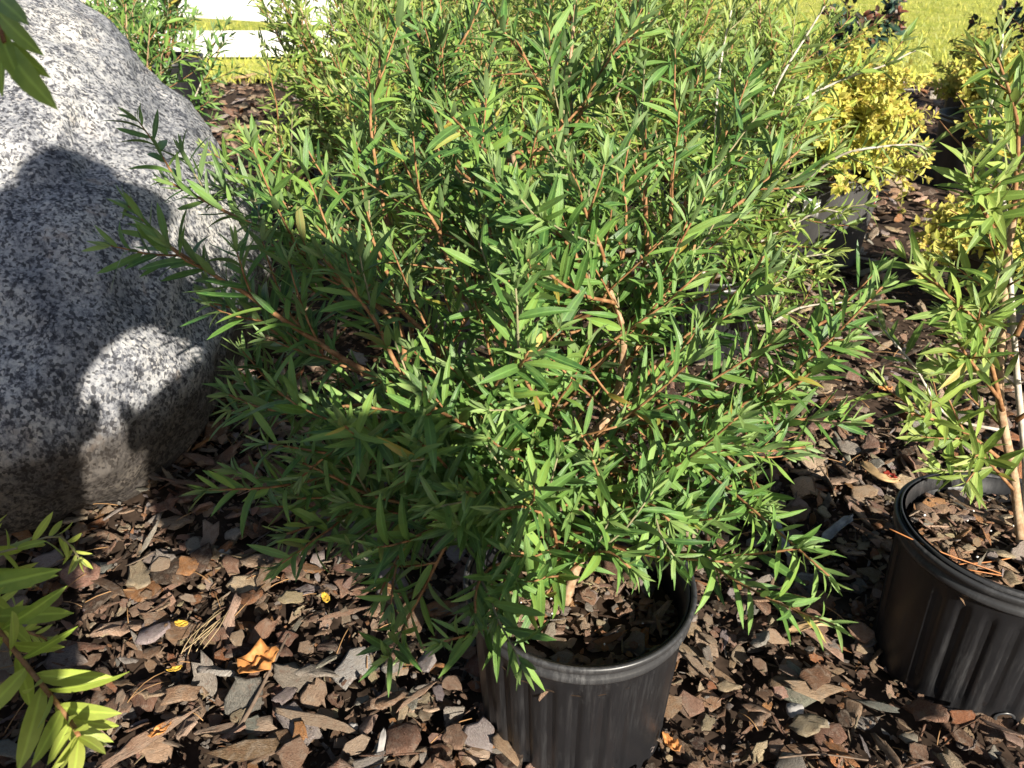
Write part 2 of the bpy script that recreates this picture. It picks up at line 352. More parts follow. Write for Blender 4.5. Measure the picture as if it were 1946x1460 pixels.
class Plant:
    def __init__(s, leaf_len=0.062, spacing=0.0085, hi=True, key='lance', shapes=None, spread=(38, 68)):
        s.branches, s.twigs, s.leaves = [], [], []
        s.ll, s.sp, s.hi, s.key, s.spread = leaf_len, spacing, hi, key, spread
        s.shapes = shapes or (LANCE if hi else LANCE_LO)
    def leafy(s, path, start=0.0, bi=-1, tip=True, scale=1.0):
        L = [0.0]
        for a, b in zip(path, path[1:]): L.append(L[-1] + (b - a).length)
        tot = L[-1]; pos = tot * start; az = random.uniform(0, 6.28); i = 0
        while pos < tot:
            while i < len(L) - 2 and L[i + 1] < pos: i += 1
            f = (pos - L[i]) / max(1e-6, L[i + 1] - L[i]); p = path[i].lerp(path[i + 1], f)
            t = (path[i + 1] - path[i]).normalized(); fr = pos / tot
            side = t.orthogonal().normalized(); side.rotate(Matrix.Rotation(az, 3, t)); az += 2.4 + random.gauss(0, .25)
            ang = R(random.uniform(*s.spread)) * (1.0 - 0.45 * max(0, (fr - .8) / .2))
            d = t * math.cos(ang) + side * math.sin(ang) + Vector((0, 0, 0.10)) + rv(.09)
            ln = s.ll * scale * random.uniform(.72, 1.18) * (1 - 0.50 * max(0, (fr - .86) / .14)) * (0.8 + 0.2 * min(1, fr / .2))
            up = t * .75 + rv(.30) + Vector((0, 0, .25)) + SUN * .45
            age = max(0.0, (fr - .80) / .2) * random.uniform(.25, .9) if tip else 0
            s.leaves.append((leaf_matrix(p, d, up, ln), random.randrange(99), (random.random(), age, random.uniform(.4, 1) if random.random() < .014 else 0, 1), bi, p))
            pos += s.sp * random.uniform(.7, 1.4) * (1 - .45 * max(0, (fr - .85) / .15))
        if tip:
            t = (path[-1] - path[-2]).normalized()
            for k in range(5):
                d = t + rv(.38)
                s.leaves.append((leaf_matrix(path[-1], d, t + rv(.5), s.ll * scale * random.uniform(.35, .65)), random.randrange(99), (random.uniform(.4, 1), random.uniform(.5, 1), 0, 1), bi, path[-1]))
    def branch(s, path, r0, r1, leaf_from=0.3, named=True, mat='stem', scale=1.0):
        n = len(path); rad = [r0 + (r1 - r0) * (i / (n - 1)) for i in range(n)]
        idx = -1
        if named: s.branches.append((path, rad, mat)); idx = len(s.branches) - 1
        else: s.twigs.append((path, rad, mat))
        if leaf_from is not None: s.leafy(path, leaf_from, idx, scale=scale)
        return idx
    def shoots(s, path, n, lo, hi, lmin, lmax, up=0.35, r=0.0016, leaf_from=0.08, named=False, toward=None, scale=1.0, out=None):
        res = []
        for k in range(n):
            f = lo + (hi - lo) * (k + random.random()) / n; i = min(len(path) - 2, int(f * (len(path) - 1)))
            p = path[i]; t = (path[i + 1] - p).normalized()
            side = t.orthogonal().normalized(); side.rotate(Matrix.Rotation(random.uniform(0, 6.28), 3, t))
            a = R(random.uniform(32, 62)); d = t * math.cos(a) + side * math.sin(a)
            if toward is not None: d = d + toward * random.uniform(0, .6)
            if out is not None: d = d + (p - out).normalized() * random.uniform(.1, .7)
            ln = random.uniform(lmin, lmax) * (1.15 - .5 * f); pts = [p]; q = p.copy(); m = 4
            for j in range(m):
                d = (d + Vector((0, 0, up * .28)) + rv(.07)).normalized(); q = q + d * (ln / m); pts.append(q.copy())
            sp = smooth_path(pts, .012); s.branch(sp, r, r * .55, leaf_from, named, 'stem_young' if random.random() < .35 else 'stem', scale); res.append(sp)
        return res
    def build(s, root, leafmat, n_single=300, group_leaf=True, key=None):
        bobj = []
        for path, rad, mat in s.branches:
            v, f = tube_arrays(path, rad, 7); me = np_mesh('branch', v, f); bobj.append(link('branch', me, M[mat], root))
        for mt in sorted({t[2] for t in s.twigs}):
            v, f = join([tube_arrays(p[::2] + ([p[-1]] if len(p) % 2 == 0 else []), r[::2] + ([r[-1]] if len(p) % 2 == 0 else []), 5) for p, r, m in s.twigs if m == mt])
            link('twigs', np_mesh('twigs', v, f), M[mt], root, 'stuff')
        cp = Vector((0, 0, CAM_H))
        fw = Vector((0, math.cos(PITCH), -math.sin(PITCH)))
        def size(l):
            q = l[0].translation; dz = (q - cp).dot(fw); 
            if dz < .05: return 0
            upv = Vector((0, math.sin(PITCH), math.cos(PITCH))); u = (q - cp).x / dz; v = (q - cp).dot(upv) / dz
            if abs(u) > .64 or abs(v) > .48: return 0
            return l[0].to_scale().y / dz
        order = sorted(range(len(s.leaves)), key=lambda i: -size(s.leaves[i]))
        single = set(order[:n_single])
        for i in order[:n_single]:
            m, vi, col, bi, p = s.leaves[i]
            o = bpy.data.objects.new('leaf', leaf_var(s.shapes, s.key, vi, leafmat)); COL.objects.link(o)
            o.color = (col[0], col[1], col[2], 1)
            if bi >= 0: o.parent = bobj[bi]
            else: o.parent = root; o.matrix_parent_inverse = Matrix.Translation(-root_of(root))
            o.matrix_basis = m
        rest = [l[:3] for i, l in enumerate(s.leaves) if i not in single]
        if rest: link('foliage', merge_leaves('foliage', rest, s.shapes), leafmat, root, 'stuff')

# ------------------------------------------------------------------ the setting: ground, mulch, lawn
def gh(x, y): return 0.010 * math.sin(3.1 * x + 1.0) * math.cos(2.3 * y) + 0.006 * math.sin(7 * x - 5 * y) - 0.004
gx = np.linspace(-4, 4, 81); gy = np.linspace(-2, 6.4, 85)
gv = [(x, y, gh(x, y) - 0.012) for y in gy for x in gx]; gf = []
for j in range(len(gy) - 1):
    for i in range(len(gx) - 1):
        a = j * len(gx) + i; gf += [(a, a + 1, a + len(gx) + 1), (a, a + len(gx) + 1, a + len(gx))]
far = len(gv)
gv += [(-400, -400, -.06), (400, -400, -.06), (400, 600, -.06), (-400, 600, -.06)]; gf += [(far, far + 1, far + 2), (far, far + 2, far + 3)]
ground = link('ground', np_mesh('ground', gv, gf), M['earth'], kind='structure', label='dark bed of bark mulch under the potted plants', cat='ground')

CHIP_PAL = [((.37, .230, .155), 25), ((.255, .150, .098), 18), ((.47, .335, .235), 19), ((.38, .335, .300), 14), ((.085, .056, .040), 9), ((.42, .200, .090), 8), ((.56, .43, .28), 9)]
_w = np.array([p[1] for p in CHIP_PAL], float); _w /= _w.sum()
def chip_shape(asp, thick, n=8):
    a = np.sort(np.linspace(0, 2 * np.pi, n, endpoint=False) + rng.uniform(-.30, .30, n)); r = rng.uniform(.62, 1.20, n)
    x = np.cos(a) * r * 0.5 / math.sqrt(asp); y = np.sin(a) * r * 0.5 * math.sqrt(asp)
    thick = thick / asp ** .35; bend = rng.uniform(-.35, .35); tw = rng.uniform(-.25, .25)
    warp = bend * y ** 2 / asp + tw * x * y
    zt = warp + thick * rng.uniform(.25, 1.0, n); zb = warp - thick * rng.uniform(.3, 1.0, n)
    s = rng.uniform(.66, .92, n); lam = rng.uniform(.6, 1.5, n)
    V = list(zip(x, y, zt)) + list(zip(x * rng.uniform(.8, 1.05, n), y * rng.uniform(.8, 1.05, n), zb))
    V += list(zip(x * s, y * s, warp * s * s + thick * lam)) + [(rng.uniform(-.08, .08), rng.uniform(-.08, .08), thick * rng.uniform(.4, 1.2))]
    F = []
    for i in range(n):
        k = (i + 1) % n
        F += [(n + i, n + k, k), (n + i, k, i), (i, k, 2 * n + k), (i, 2 * n + k, 2 * n + i), (2 * n + i, 2 * n + k, 3 * n)]
    V = np.array(V); UV = V[:, :2] * 1.0 + V[:, 2:3] * .5
    return V, np.array(F), UV
CHIPS = [chip_shape(rng.choice([1.0, 1.3, 1.8, 2.4, 4.0, 7.0]), rng.uniform(.03, .10), int(rng.integers(8, 14))) for _ in range(60)]
CRUMBS = [chip_shape(rng.choice([1.0, 1.6, 3.0, 6.0]), rng.uniform(.10, .24), 5) for _ in range(24)]
CHIP_ME = []
for v, f, uv in CHIPS:
    me = np_mesh('bark_chip', v, f, uv, np.zeros((len(v), 4)), smooth=False); me.materials.append(M['chip']); CHIP_ME.append(me)
def chip_inst(x, y, z, size, tiltmax):
    vi = int(rng.integers(len(CHIPS))); c = np.array(CHIP_PAL[rng.choice(len(CHIP_PAL), p=_w)][0]) * rng.uniform(.65, 1.25)
    c = tuple(np.clip(c * rng.uniform(.92, 1.08, 3), 0, 1)) + (1,)
    m = Matrix.Translation((x, y, z)) @ Matrix.Rotation(rng.uniform(0, 6.28), 4, 'Z') @ Matrix.Rotation(rng.normal(0, tiltmax), 4, 'X') @ Matrix.Rotation(rng.normal(0, tiltmax), 4, 'Y') @ Matrix.Scale(size, 4)
    return (m, vi, c)
POT_SPOTS = []   # (x, y, r) filled below, needed here to keep chips out of pots
MAIN = (0.086, 0.802); RIGHT = (0.690, 0.893)
POTS = dict(main=(MAIN[0], MAIN[1], .250, .142, .125), right=(RIGHT[0], RIGHT[1], .252, .143, .128),
            grey=(1.03, 2.70, .310, .182, .150), golden_low=(1.38, 2.16, .235, .150, .125), golden_back=(2.00, 3.55, .300, .19, .16),
            rear_rock=(-1.92, 4.80, .37, .215, .185), behind=(0.50, 1.98, .24, .14, .115), left_off=(-0.78, .44, .245, .137, .112),
            b1=(-.21, 1.95, .24, .14, .115), b2=(-.45, 2.62, .24, .14, .115), b3=(.20, 2.55, .24, .14, .115), b6=(.62, 2.62, .24, .14, .115), b7=(-.50, 3.55, .24, .14, .115), b8=(.30, 3.35, .24, .14, .115), b4=(.72, 3.75, .24, .14, .115),
            b5=(-.05, 4.1, .24, .14, .115), rock_back=(-1.38, 2.95, .24, .14, .115), dark1=(1.86, 4.75, .27, .16, .135), dark2=(3.0, 4.9, .27, .16, .135), gold2=(2.35, 4.3, .27, .16, .135))
def free(x, y, m=0.0):
    for p in POTS.values():
        if (x - p[0]) ** 2 + (y - p[1]) ** 2 < (p[4] - m) ** 2: return False
    if -1.75 < x < -0.72 and 1.24 < y < 2.4: return False
    return True
chips = []
def scatter(n, x0, x1, y0, y1, smin, smax, zmax, tilt):
    for _ in range(n):
        x, y = rng.uniform(x0, x1), rng.uniform(y0, y1)
        if not free(x, y): continue
        s = smin + (smax - smin) * rng.random() ** 2.0
        chips.append(chip_inst(x, y, gh(x, y) + rng.uniform(0, zmax), s, tilt))
scatter(8000, -1.25, 1.45, .40, 1.60, .009, .027, .022, .55)
scatter(2400, -1.25, 1.45, .40, 1.60, .026, .066, .036, .36)
scatter(3600, -1.7, 2.2, 1.60, 3.20, .020, .060, .022, .32)
scatter(3400, -2.8, 3.2, 3.20, 6.3, .030, .085, .026, .32)
scatter(1900, 1.45, 2.6, .10, 1.60, .012, .060, .024, .35)
scatter(1500, -2.3, -1.25, .10, 1.60, .012, .060, .024, .35)
scatter(1500, -1.25, 1.45, .05, .40, .012, .060, .024, .35)
scatter(1500, 2.2, 3.8, 1.60, 3.20, .020, .065, .022, .32)
scatter(1200, 3.2, 4.6, 3.20, 6.2, .030, .085, .026, .32)
cp0 = Vector((0, 0, CAM_H)); fw0 = Vector((0, math.cos(PITCH), -math.sin(PITCH))); up0 = Vector((0, math.sin(PITCH), math.cos(PITCH)))
def project(p):
    q = Vector(p) - cp0; dz = q.dot(fw0); return 973 + FPX * q.x / dz, 730 - FPX * q.dot(up0) / dz, dz
def chip_key(c):
    x, y, dz = project(c[0].translation)
    if not (0 < x < 1946 and 0 < y < 1460): return 0
    return c[0].to_scale().x / dz + (0.3 * (c[0].translation.z))
chips.sort(key=chip_key, reverse=True)
for m, vi, c in chips[:300]:
    o = bpy.data.objects.new('bark_chip', CHIP_ME[vi]); COL.objects.link(o); o.parent = ground; o.matrix_basis = m; o.color = c
link('mulch', None if False else (lambda L: (lambda V, F, U, C: np_mesh('mulch', V, F, U, C, smooth=False))(
    np.concatenate([CHIPS[v][0] @ np.array(m)[:3, :3].T + np.array(m)[:3, 3] for m, v, c in L]),
    np.concatenate([CHIPS[v][1] + o for (m, v, c), o in zip(L, np.cumsum([0] + [len(CHIPS[v][0]) for m, v, c in L[:-1]]))]),
    np.concatenate([CHIPS[v][2] for m, v, c in L]), np.concatenate([np.tile(c, (len(CHIPS[v][0]), 1)) for m, v, c in L])))(chips[300:]), M['chip'], ground, 'stuff')

# fine bark crumbs filling the gaps
cr = []
for _ in range(16000):
    f = rng.random(); y = .42 + 2.0 * f ** 1.5; x = rng.uniform(-1.2, 1.5)
    if not free(x, y): continue
    c = np.array(CHIP_PAL[rng.choice(len(CHIP_PAL), p=_w)][0]) * rng.uniform(.6, 1.25)
    m = Matrix.Translation((x, y, gh(x, y) + rng.uniform(-.004, .016))) @ Matrix.Rotation(rng.uniform(0, 6.28), 4, 'Z') @ Matrix.Rotation(rng.normal(0, .5), 4, 'X') @ Matrix.Scale(rng.uniform(.004, .012), 4)
    cr.append((m, int(rng.integers(len(CRUMBS))), tuple(c) + (1,)))
link('bark_crumbs', merge_leaves('bark_crumbs', cr, CRUMBS), M['chip'], ground, 'stuff')

# lawn beyond the bed
lv = [(-60, 6.25, .012), (60, 6.25, .012), (300, 500, .012), (-300, 500, .012)]
edge = [(-60, 6.35)] + [(x, 6.22 + .10 * math.sin(2.1 * x) + .05 * math.sin(5.7 * x)) for x in np.linspace(-8, 10, 60)] + [(60, 6.3)]
lv = [(x, y, .012) for x, y in edge] + [(x * 6, 500, .012) for x, y in edge]; ne = len(edge)
lawn = link('lawn', np_mesh('lawn', lv, [t for i in range(ne - 1) for t in ((i, i + 1, ne + i + 1), (i, ne + i + 1, ne + i))]), M['lawn'], kind='structure', label='bright yellow green lawn beyond the mulch bed', cat='lawn')
bl = []
for _ in range(15000):
    f = rng.random() ** 1.6; y = 6.12 + 7.5 * f; x = rng.uniform(-3.6, 5.6) * (0.9 + f * .8)
    d = Vector((rng.normal(0, .45), rng.normal(0, .45), 1)); bl.append((leaf_matrix(Vector((x, y, .008)), d, Vector((rng.normal(), rng.normal(), .1)), rng.uniform(.03, .085)), int(rng.integers(99)), (rng.random(), rng.uniform(0, .5), 0, 1)))
link('grass', merge_leaves('grass', bl, LANCE_LO), M['grass'], None, 'stuff', 'short sunlit grass blades standing on the lawn', 'grass')

# ------------------------------------------------------------------ boulder
def boulder():
    prof = [(-.06, -.72, 1.19), (.0, -.69, 1.115), (.06, -.655, 1.06), (.13, -.63, 1.025), (.21, -.615, 1.025), (.30, -.63, 1.075), (.40, -.66, 1.165),
            (.48, -.69, 1.25), (.54, -.725, 1.33), (.60, -.79, 1.42), (.67, -.865, 1.53), (.75, -.95, 1.67), (.83, -1.06, 1.83), (.90, -1.18, 1.95), (.95, -1.28, 2.05)]
    zs = np.array([p[0] for p in prof]); nz, na = 90, 150; V = []
    for i in range(nz):
        z = zs[0] + (zs[-1] - zs[0]) * i / (nz - 1)
        xr = np.interp(z, zs, [p[1] for p in prof]); yf = np.interp(z, zs, [p[2] for p in prof])
        t = max(0, z) / .95; xl = -1.95 + .45 * t ** 2; yb = 2.40 - .18 * t ** 2
        cx, cy, ax, ay = (xr + xl) / 2, (yf + yb) / 2, (xr - xl) / 2, (yb - yf) / 2
        if i == nz - 1: ax *= .9; ay *= .9
        for j in range(na):
            a = 2 * math.pi * j / na; c, s = math.cos(a), math.sin(a); e = 2 / 3.3
            x = cx + ax * math.copysign(abs(c) ** e, c); y = cy + ay * math.copysign(abs(s) ** e, s)
            p = Vector((x, y, z)); nrm = Vector((c, s, .4))
            h = .034 * mnoise.fractal(p * 2.3, .9, 2.0, 3) + .020 * mnoise.fractal(p * 6, .8, 2.0, 4) + .006 * mnoise.noise(p * 26)
            p += nrm * h; V.append(tuple(p))
    F = []
    for i in range(nz - 1):
        for j in range(na):
            k = (j + 1) % na; a, b = i * na, (i + 1) * na
            F += [(a + j, a + k, b + k), (a + j, b + k, b + j)]
    c0 = len(V); b = (nz - 1) * na; V.append((-1.45, 2.2, .98))
    F += [(b + j, b + (j + 1) % na, c0) for j in range(na)]
    return np_mesh('boulder', V, F)
link('boulder', boulder(), M['granite'], label='large grey speckled granite boulder with brown soil-stained foot painted darker as overhang shade', cat='boulder')

# ------------------------------------------------------------------ pots
def lathe(prof, seg, rib=None, wob=(0, 0), a0=0.0, a1=2 * math.pi):
    """prof: (r, z, ribweight); closed turn unless a0..a1 is partial"""
    closed = abs(a1 - a0 - 2 * math.pi) < 1e-6; n = seg if closed else seg + 1; V = []
    for r, z, w_ in prof:
        for j in range(n):
            a = a0 + (a1 - a0) * j / seg; rr = r * (1 + wob[0] * math.cos(2 * a + .7))
            if rib and w_: rr -= w_ * rib(a)
            V.append((rr * math.cos(a), rr * math.sin(a), z + wob[1] * math.cos(2 * a - .4) * (z > .15)))
    F = []
    for i in range(len(prof) - 1):
        for j in range(seg):
            k = (j + 1) % n if closed else j + 1; a, b = i * n, (i + 1) * n
            F += [(a + j, a + k, b + k), (a + j, b + k, b + j)]
    return np.array(V), np.array(F)
def pot(key, name, label, group=None, mat='pot', ribs=True, soil_depth=.05, strip=None, chips_n=0, hole=None, dust_rim=True):
    x, y, h, rt, rb = POTS[key]; base = Vector((x, y, gh(x, y) - .006))
    e = thing(name, label, 'plant pot', base, group)
    def put(n, vf, m, par=e, kind=None, smooth=True):
        v, f = vf; o = link(n, np_mesh(n, v + np.array(base), f, smooth=smooth), m, par, kind); return o
    N = 26; rib = (lambda a: max(0, math.sin(a * N + .5)) ** .5 * (1 if math.sin(a * 3.0 + 1) > -.75 else 0)) if ribs else None
    zr = h - .034; rr = lambda z: rb + (rt - .005 - rb) * z / zr
    prof = [(0, .004, 0), (rb * .9, .004, 0), (rb, .0, 0), (rb + .002, .006, 0)] + [(rr(z), z, (.0046 if ribs else 0) * min(1, (zr - .008 - z) / .012, (z - .01) / .03 + .05)) for z in np.linspace(.012, zr - .01, 12)] + \
           [(rr(zr), zr, 0), (rt - .002, h - .004, 0), (rt - .005, h - .004, 0), (rr(zr) - .004, zr - .01, 0)] + [(rr(z) - .004, z, 0) for z in np.linspace(zr - .03, .02, 6)] + [(0, .018, 0)]
    wob = (.012, .003)
    put('wall', lathe(prof, 260 if ribs else 96, rib, wob), M[mat])
    rp = [(rt - .004, h - .030, 0), (rt + .001, h - .030, 0), (rt + .003, h - .026, 0), (rt + .002, h - .020, 0), (rt - .0005, h - .017, 0), (rt + .0005, h - .013, 0), (rt + .004, h - .010, 0),
          (rt + .006, h - .004, 0), (rt + .005, h - .0005, 0), (rt + .002, h, 0), (rt - .001, h - .002, 0), (rt - .003, h - .012, 0)]
    put('rim', lathe(rp, 120, None, wob), M['rim' if mat == 'pot' else mat])
    if strip:
        for (a0, a1, d0, d1, off) in strip:
            sp = [(rt - .006 - off, h - d0, 0), (rt - .003 - off, h - d0 + .001, 0), (rt - .0095 - off, h - (d0 + d1) * .40, 0), (rt - .007 - off, h - (d0 + d1) * .5, 0), (rt - .012 - off, h - (d0 + d1) * .7, 0), (rt - .011 - off, h - d1, 0), (rt - .014 - off, h - d1, 0), (rt - .010 - off, h - d0, 0)]
            put('inner_lip', lathe(sp, 40, None, wob, R(a0), R(a1)), M['rim'])
    zs = h - soil_depth; sv = [(0, 0, zs + .006)]; sf = []; K, NR = 40, 7
    for i in range(1, NR + 1):
        rr_ = (rr(zs) - .003) * i / NR
        for j in range(K):
            a = 2 * math.pi * j / K; sv.append((rr_ * math.cos(a), rr_ * math.sin(a), zs + .006 * mnoise.noise(Vector((rr_ * math.cos(a) * 40, rr_ * math.sin(a) * 40, x)))))
    for j in range(K): sf.append((0, 1 + j, 1 + (j + 1) % K))
    for i in range(NR - 1):
        for j in range(K):
            a, b = 1 + i * K, 1 + (i + 1) * K; k = (j + 1) % K; sf += [(a + j, b + j, b + k), (a + j, b + k, a + k)]
    soil = put('soil', (np.array(sv), np.array(sf)), M['soil'])
    if chips_n:
        L = []
        for i in range(chips_n):
            a = rng.uniform(0, 6.28); q = (rr(zs) - .012) * math.sqrt(rng.random()); big = i < chips_n * .16
            s = rng.uniform(.022, .042) if big else rng.uniform(.006, .020); q = min(q, rr(zs) - .006 - s * .55)
            m, vi, c = chip_inst(base.x + q * math.cos(a), base.y + q * math.sin(a), base.z + zs + rng.uniform(.001, .012 if big else .016), s, .35)
            L.append((m, vi, tuple(np.clip(np.array(c[:3]) * 1.15 + np.array((.07, .05, .03)), 0, .8)) + (1,)))
        big = L[:int(chips_n * .16)]; rest = L[int(chips_n * .16):]
        for m, vi, c in big:
            o = bpy.data.objects.new('bark_chip', CHIP_ME[vi]); COL.objects.link(o); o.parent = soil; o.matrix_basis = m; o.color = c
        off = np.cumsum([0] + [len(CHIPS[v][0]) for m, v, c in rest[:-1]])
        link('bark_fines', np_mesh('bark_fines', np.concatenate([CHIPS[v][0] @ np.array(m)[:3, :3].T + np.array(m)[:3, 3] for m, v, c in rest]), np.concatenate([CHIPS[v][1] + o for (m, v, c), o in zip(rest, off)]),
             np.concatenate([CHIPS[v][2] for m, v, c in rest]), np.concatenate([np.tile(c, (len(CHIPS[v][0]), 1)) for m, v, c in rest]), smooth=False), M['chip'], soil, 'stuff')
        pv = []
        for i in range(14):
            a = rng.uniform(0, 6.28); q = (rr(zs) - .02) * math.sqrt(rng.random()); r_ = rng.uniform(.0012, .0026)
            c = np.array([base.x + q * math.cos(a), base.y + q * math.sin(a), base.z + zs + .014])
            oc = np.array([(1, 0, 0), (-1, 0, 0), (0, 1, 0), (0, -1, 0), (0, 0, 1), (0, 0, -1)]) * r_ * rng.uniform(.7, 1.3, (6, 1)) + c
            pv.append((oc, np.array([(0, 2, 4), (2, 1, 4), (1, 3, 4), (3, 0, 4), (2, 0, 5), (1, 2, 5), (3, 1, 5), (0, 3, 5)])))
        v, f = join(pv); link('perlite', np_mesh('perlite', v, f, smooth=False), M['perlite'], soil, 'stuff')
    if hole is not None:
        for a in hole:
            a = R(a); zc = .030; ro = rr(zc) + .0012; v = []; f = []; n = 16
            for rad, dr in ((.0145, 0.0), (.0125, .0016), (.0105, .0004), (.0095, -.0005)):
                for j in range(n):
                    t = 2 * math.pi * j / n; aa = a + rad * math.cos(t) / ro; v.append(((ro + dr) * math.cos(aa), (ro + dr) * math.sin(aa), zc + rad * .75 * math.sin(t)))
            for i in range(3):
                for j in range(n): k = (j + 1) % n; f += [(i * n + j, i * n + k, i * n + n + k), (i * n + j, i * n + n + k, i * n + n + j)]
            d = put('drain_hole', (np.array(v), np.array(f)), M['rim'])
            v2 = [((ro + .0002) * math.cos(a), (ro + .0002) * math.sin(a), zc)] + [tuple(q) for q in v[3 * n:]]
            link('soil_plug', np_mesh('soil_plug', np.array(v2) + np.array(base), [(0, 1 + j, 1 + (j + 1) % n) for j in range(n)]), M['soil'], d)
    return e, base + Vector((0, 0, zs))

pot_main, soil_main = pot('main', 'nursery_pot', 'black ribbed plastic nursery pot holding the wide leafy bottlebrush with its trunk in bark', soil_depth=.062, strip=[(38, 100, .006, .030, .002), (28, 96, .030, .052, .006)], chips_n=420)
pot_right, soil_right = pot('right', 'nursery_pot', 'black plastic nursery pot of the upright bottlebrush, a round drain hole near its foot', soil_depth=.040, strip=[(80, 285, -.004, .018, -.002)], chips_n=460, hole=[-96])
G = 'pots half hidden in the bottlebrush row'
pot('grey', 'nursery_pot', 'sun-faded grey pot under the bright golden shrub, with a small square sticker', mat='greypot', ribs=False)
pot('golden_low', 'nursery_pot', 'black pot overhung by the low spreading golden shrub beside the upright bottlebrush', ribs=False)
pot('golden_back', 'nursery_pot', 'black pot behind the grey pot, under an olive-gold shrub', ribs=False)
pot('rear_rock', 'nursery_pot', 'tall black pot near the white fence, past the boulder', ribs=False)
pot('behind', 'nursery_pot', 'black pot directly behind the wide bottlebrush, holding the pale-stemmed bottlebrush', chips_n=120)
pot('left_off', 'nursery_pot', 'black pot of the bottlebrush whose branch hangs in front of the boulder')
for k, lb in (('b1', 'black pot hidden in foliage close behind the wide bottlebrush, on its boulder side'), ('b2', 'black pot hidden in foliage beside the mulch path to the white fence'), ('b3', 'black pot hidden in foliage in the middle of the bottlebrush row'),
              ('b4', 'black pot hidden in foliage at the rear, next to the bright golden shrub'), ('b5', 'rearmost black pot hidden in foliage, nearest the lawn'), ('b6', 'black pot hidden in foliage just beside the sun-faded grey pot'), ('b7', 'black pot hidden in foliage behind the one beside the mulch path'), ('b8', 'black pot hidden in foliage in the middle, one row further back')): pot(k, 'nursery_pot', lb, G, ribs=False)
pot('rock_back', 'nursery_pot', 'black pot hidden right behind the boulder')
pot('dark1', 'nursery_pot', 'black pot of the bushy dark-leaved shrub at the lawn edge', ribs=False)
pot('dark2', 'nursery_pot', 'black pot of the tall dark-leaved shrub with a red shoot', ribs=False)
pot('gold2', 'nursery_pot', 'black pot of the small olive shrub between the two dark-leaved shrubs', ribs=False)

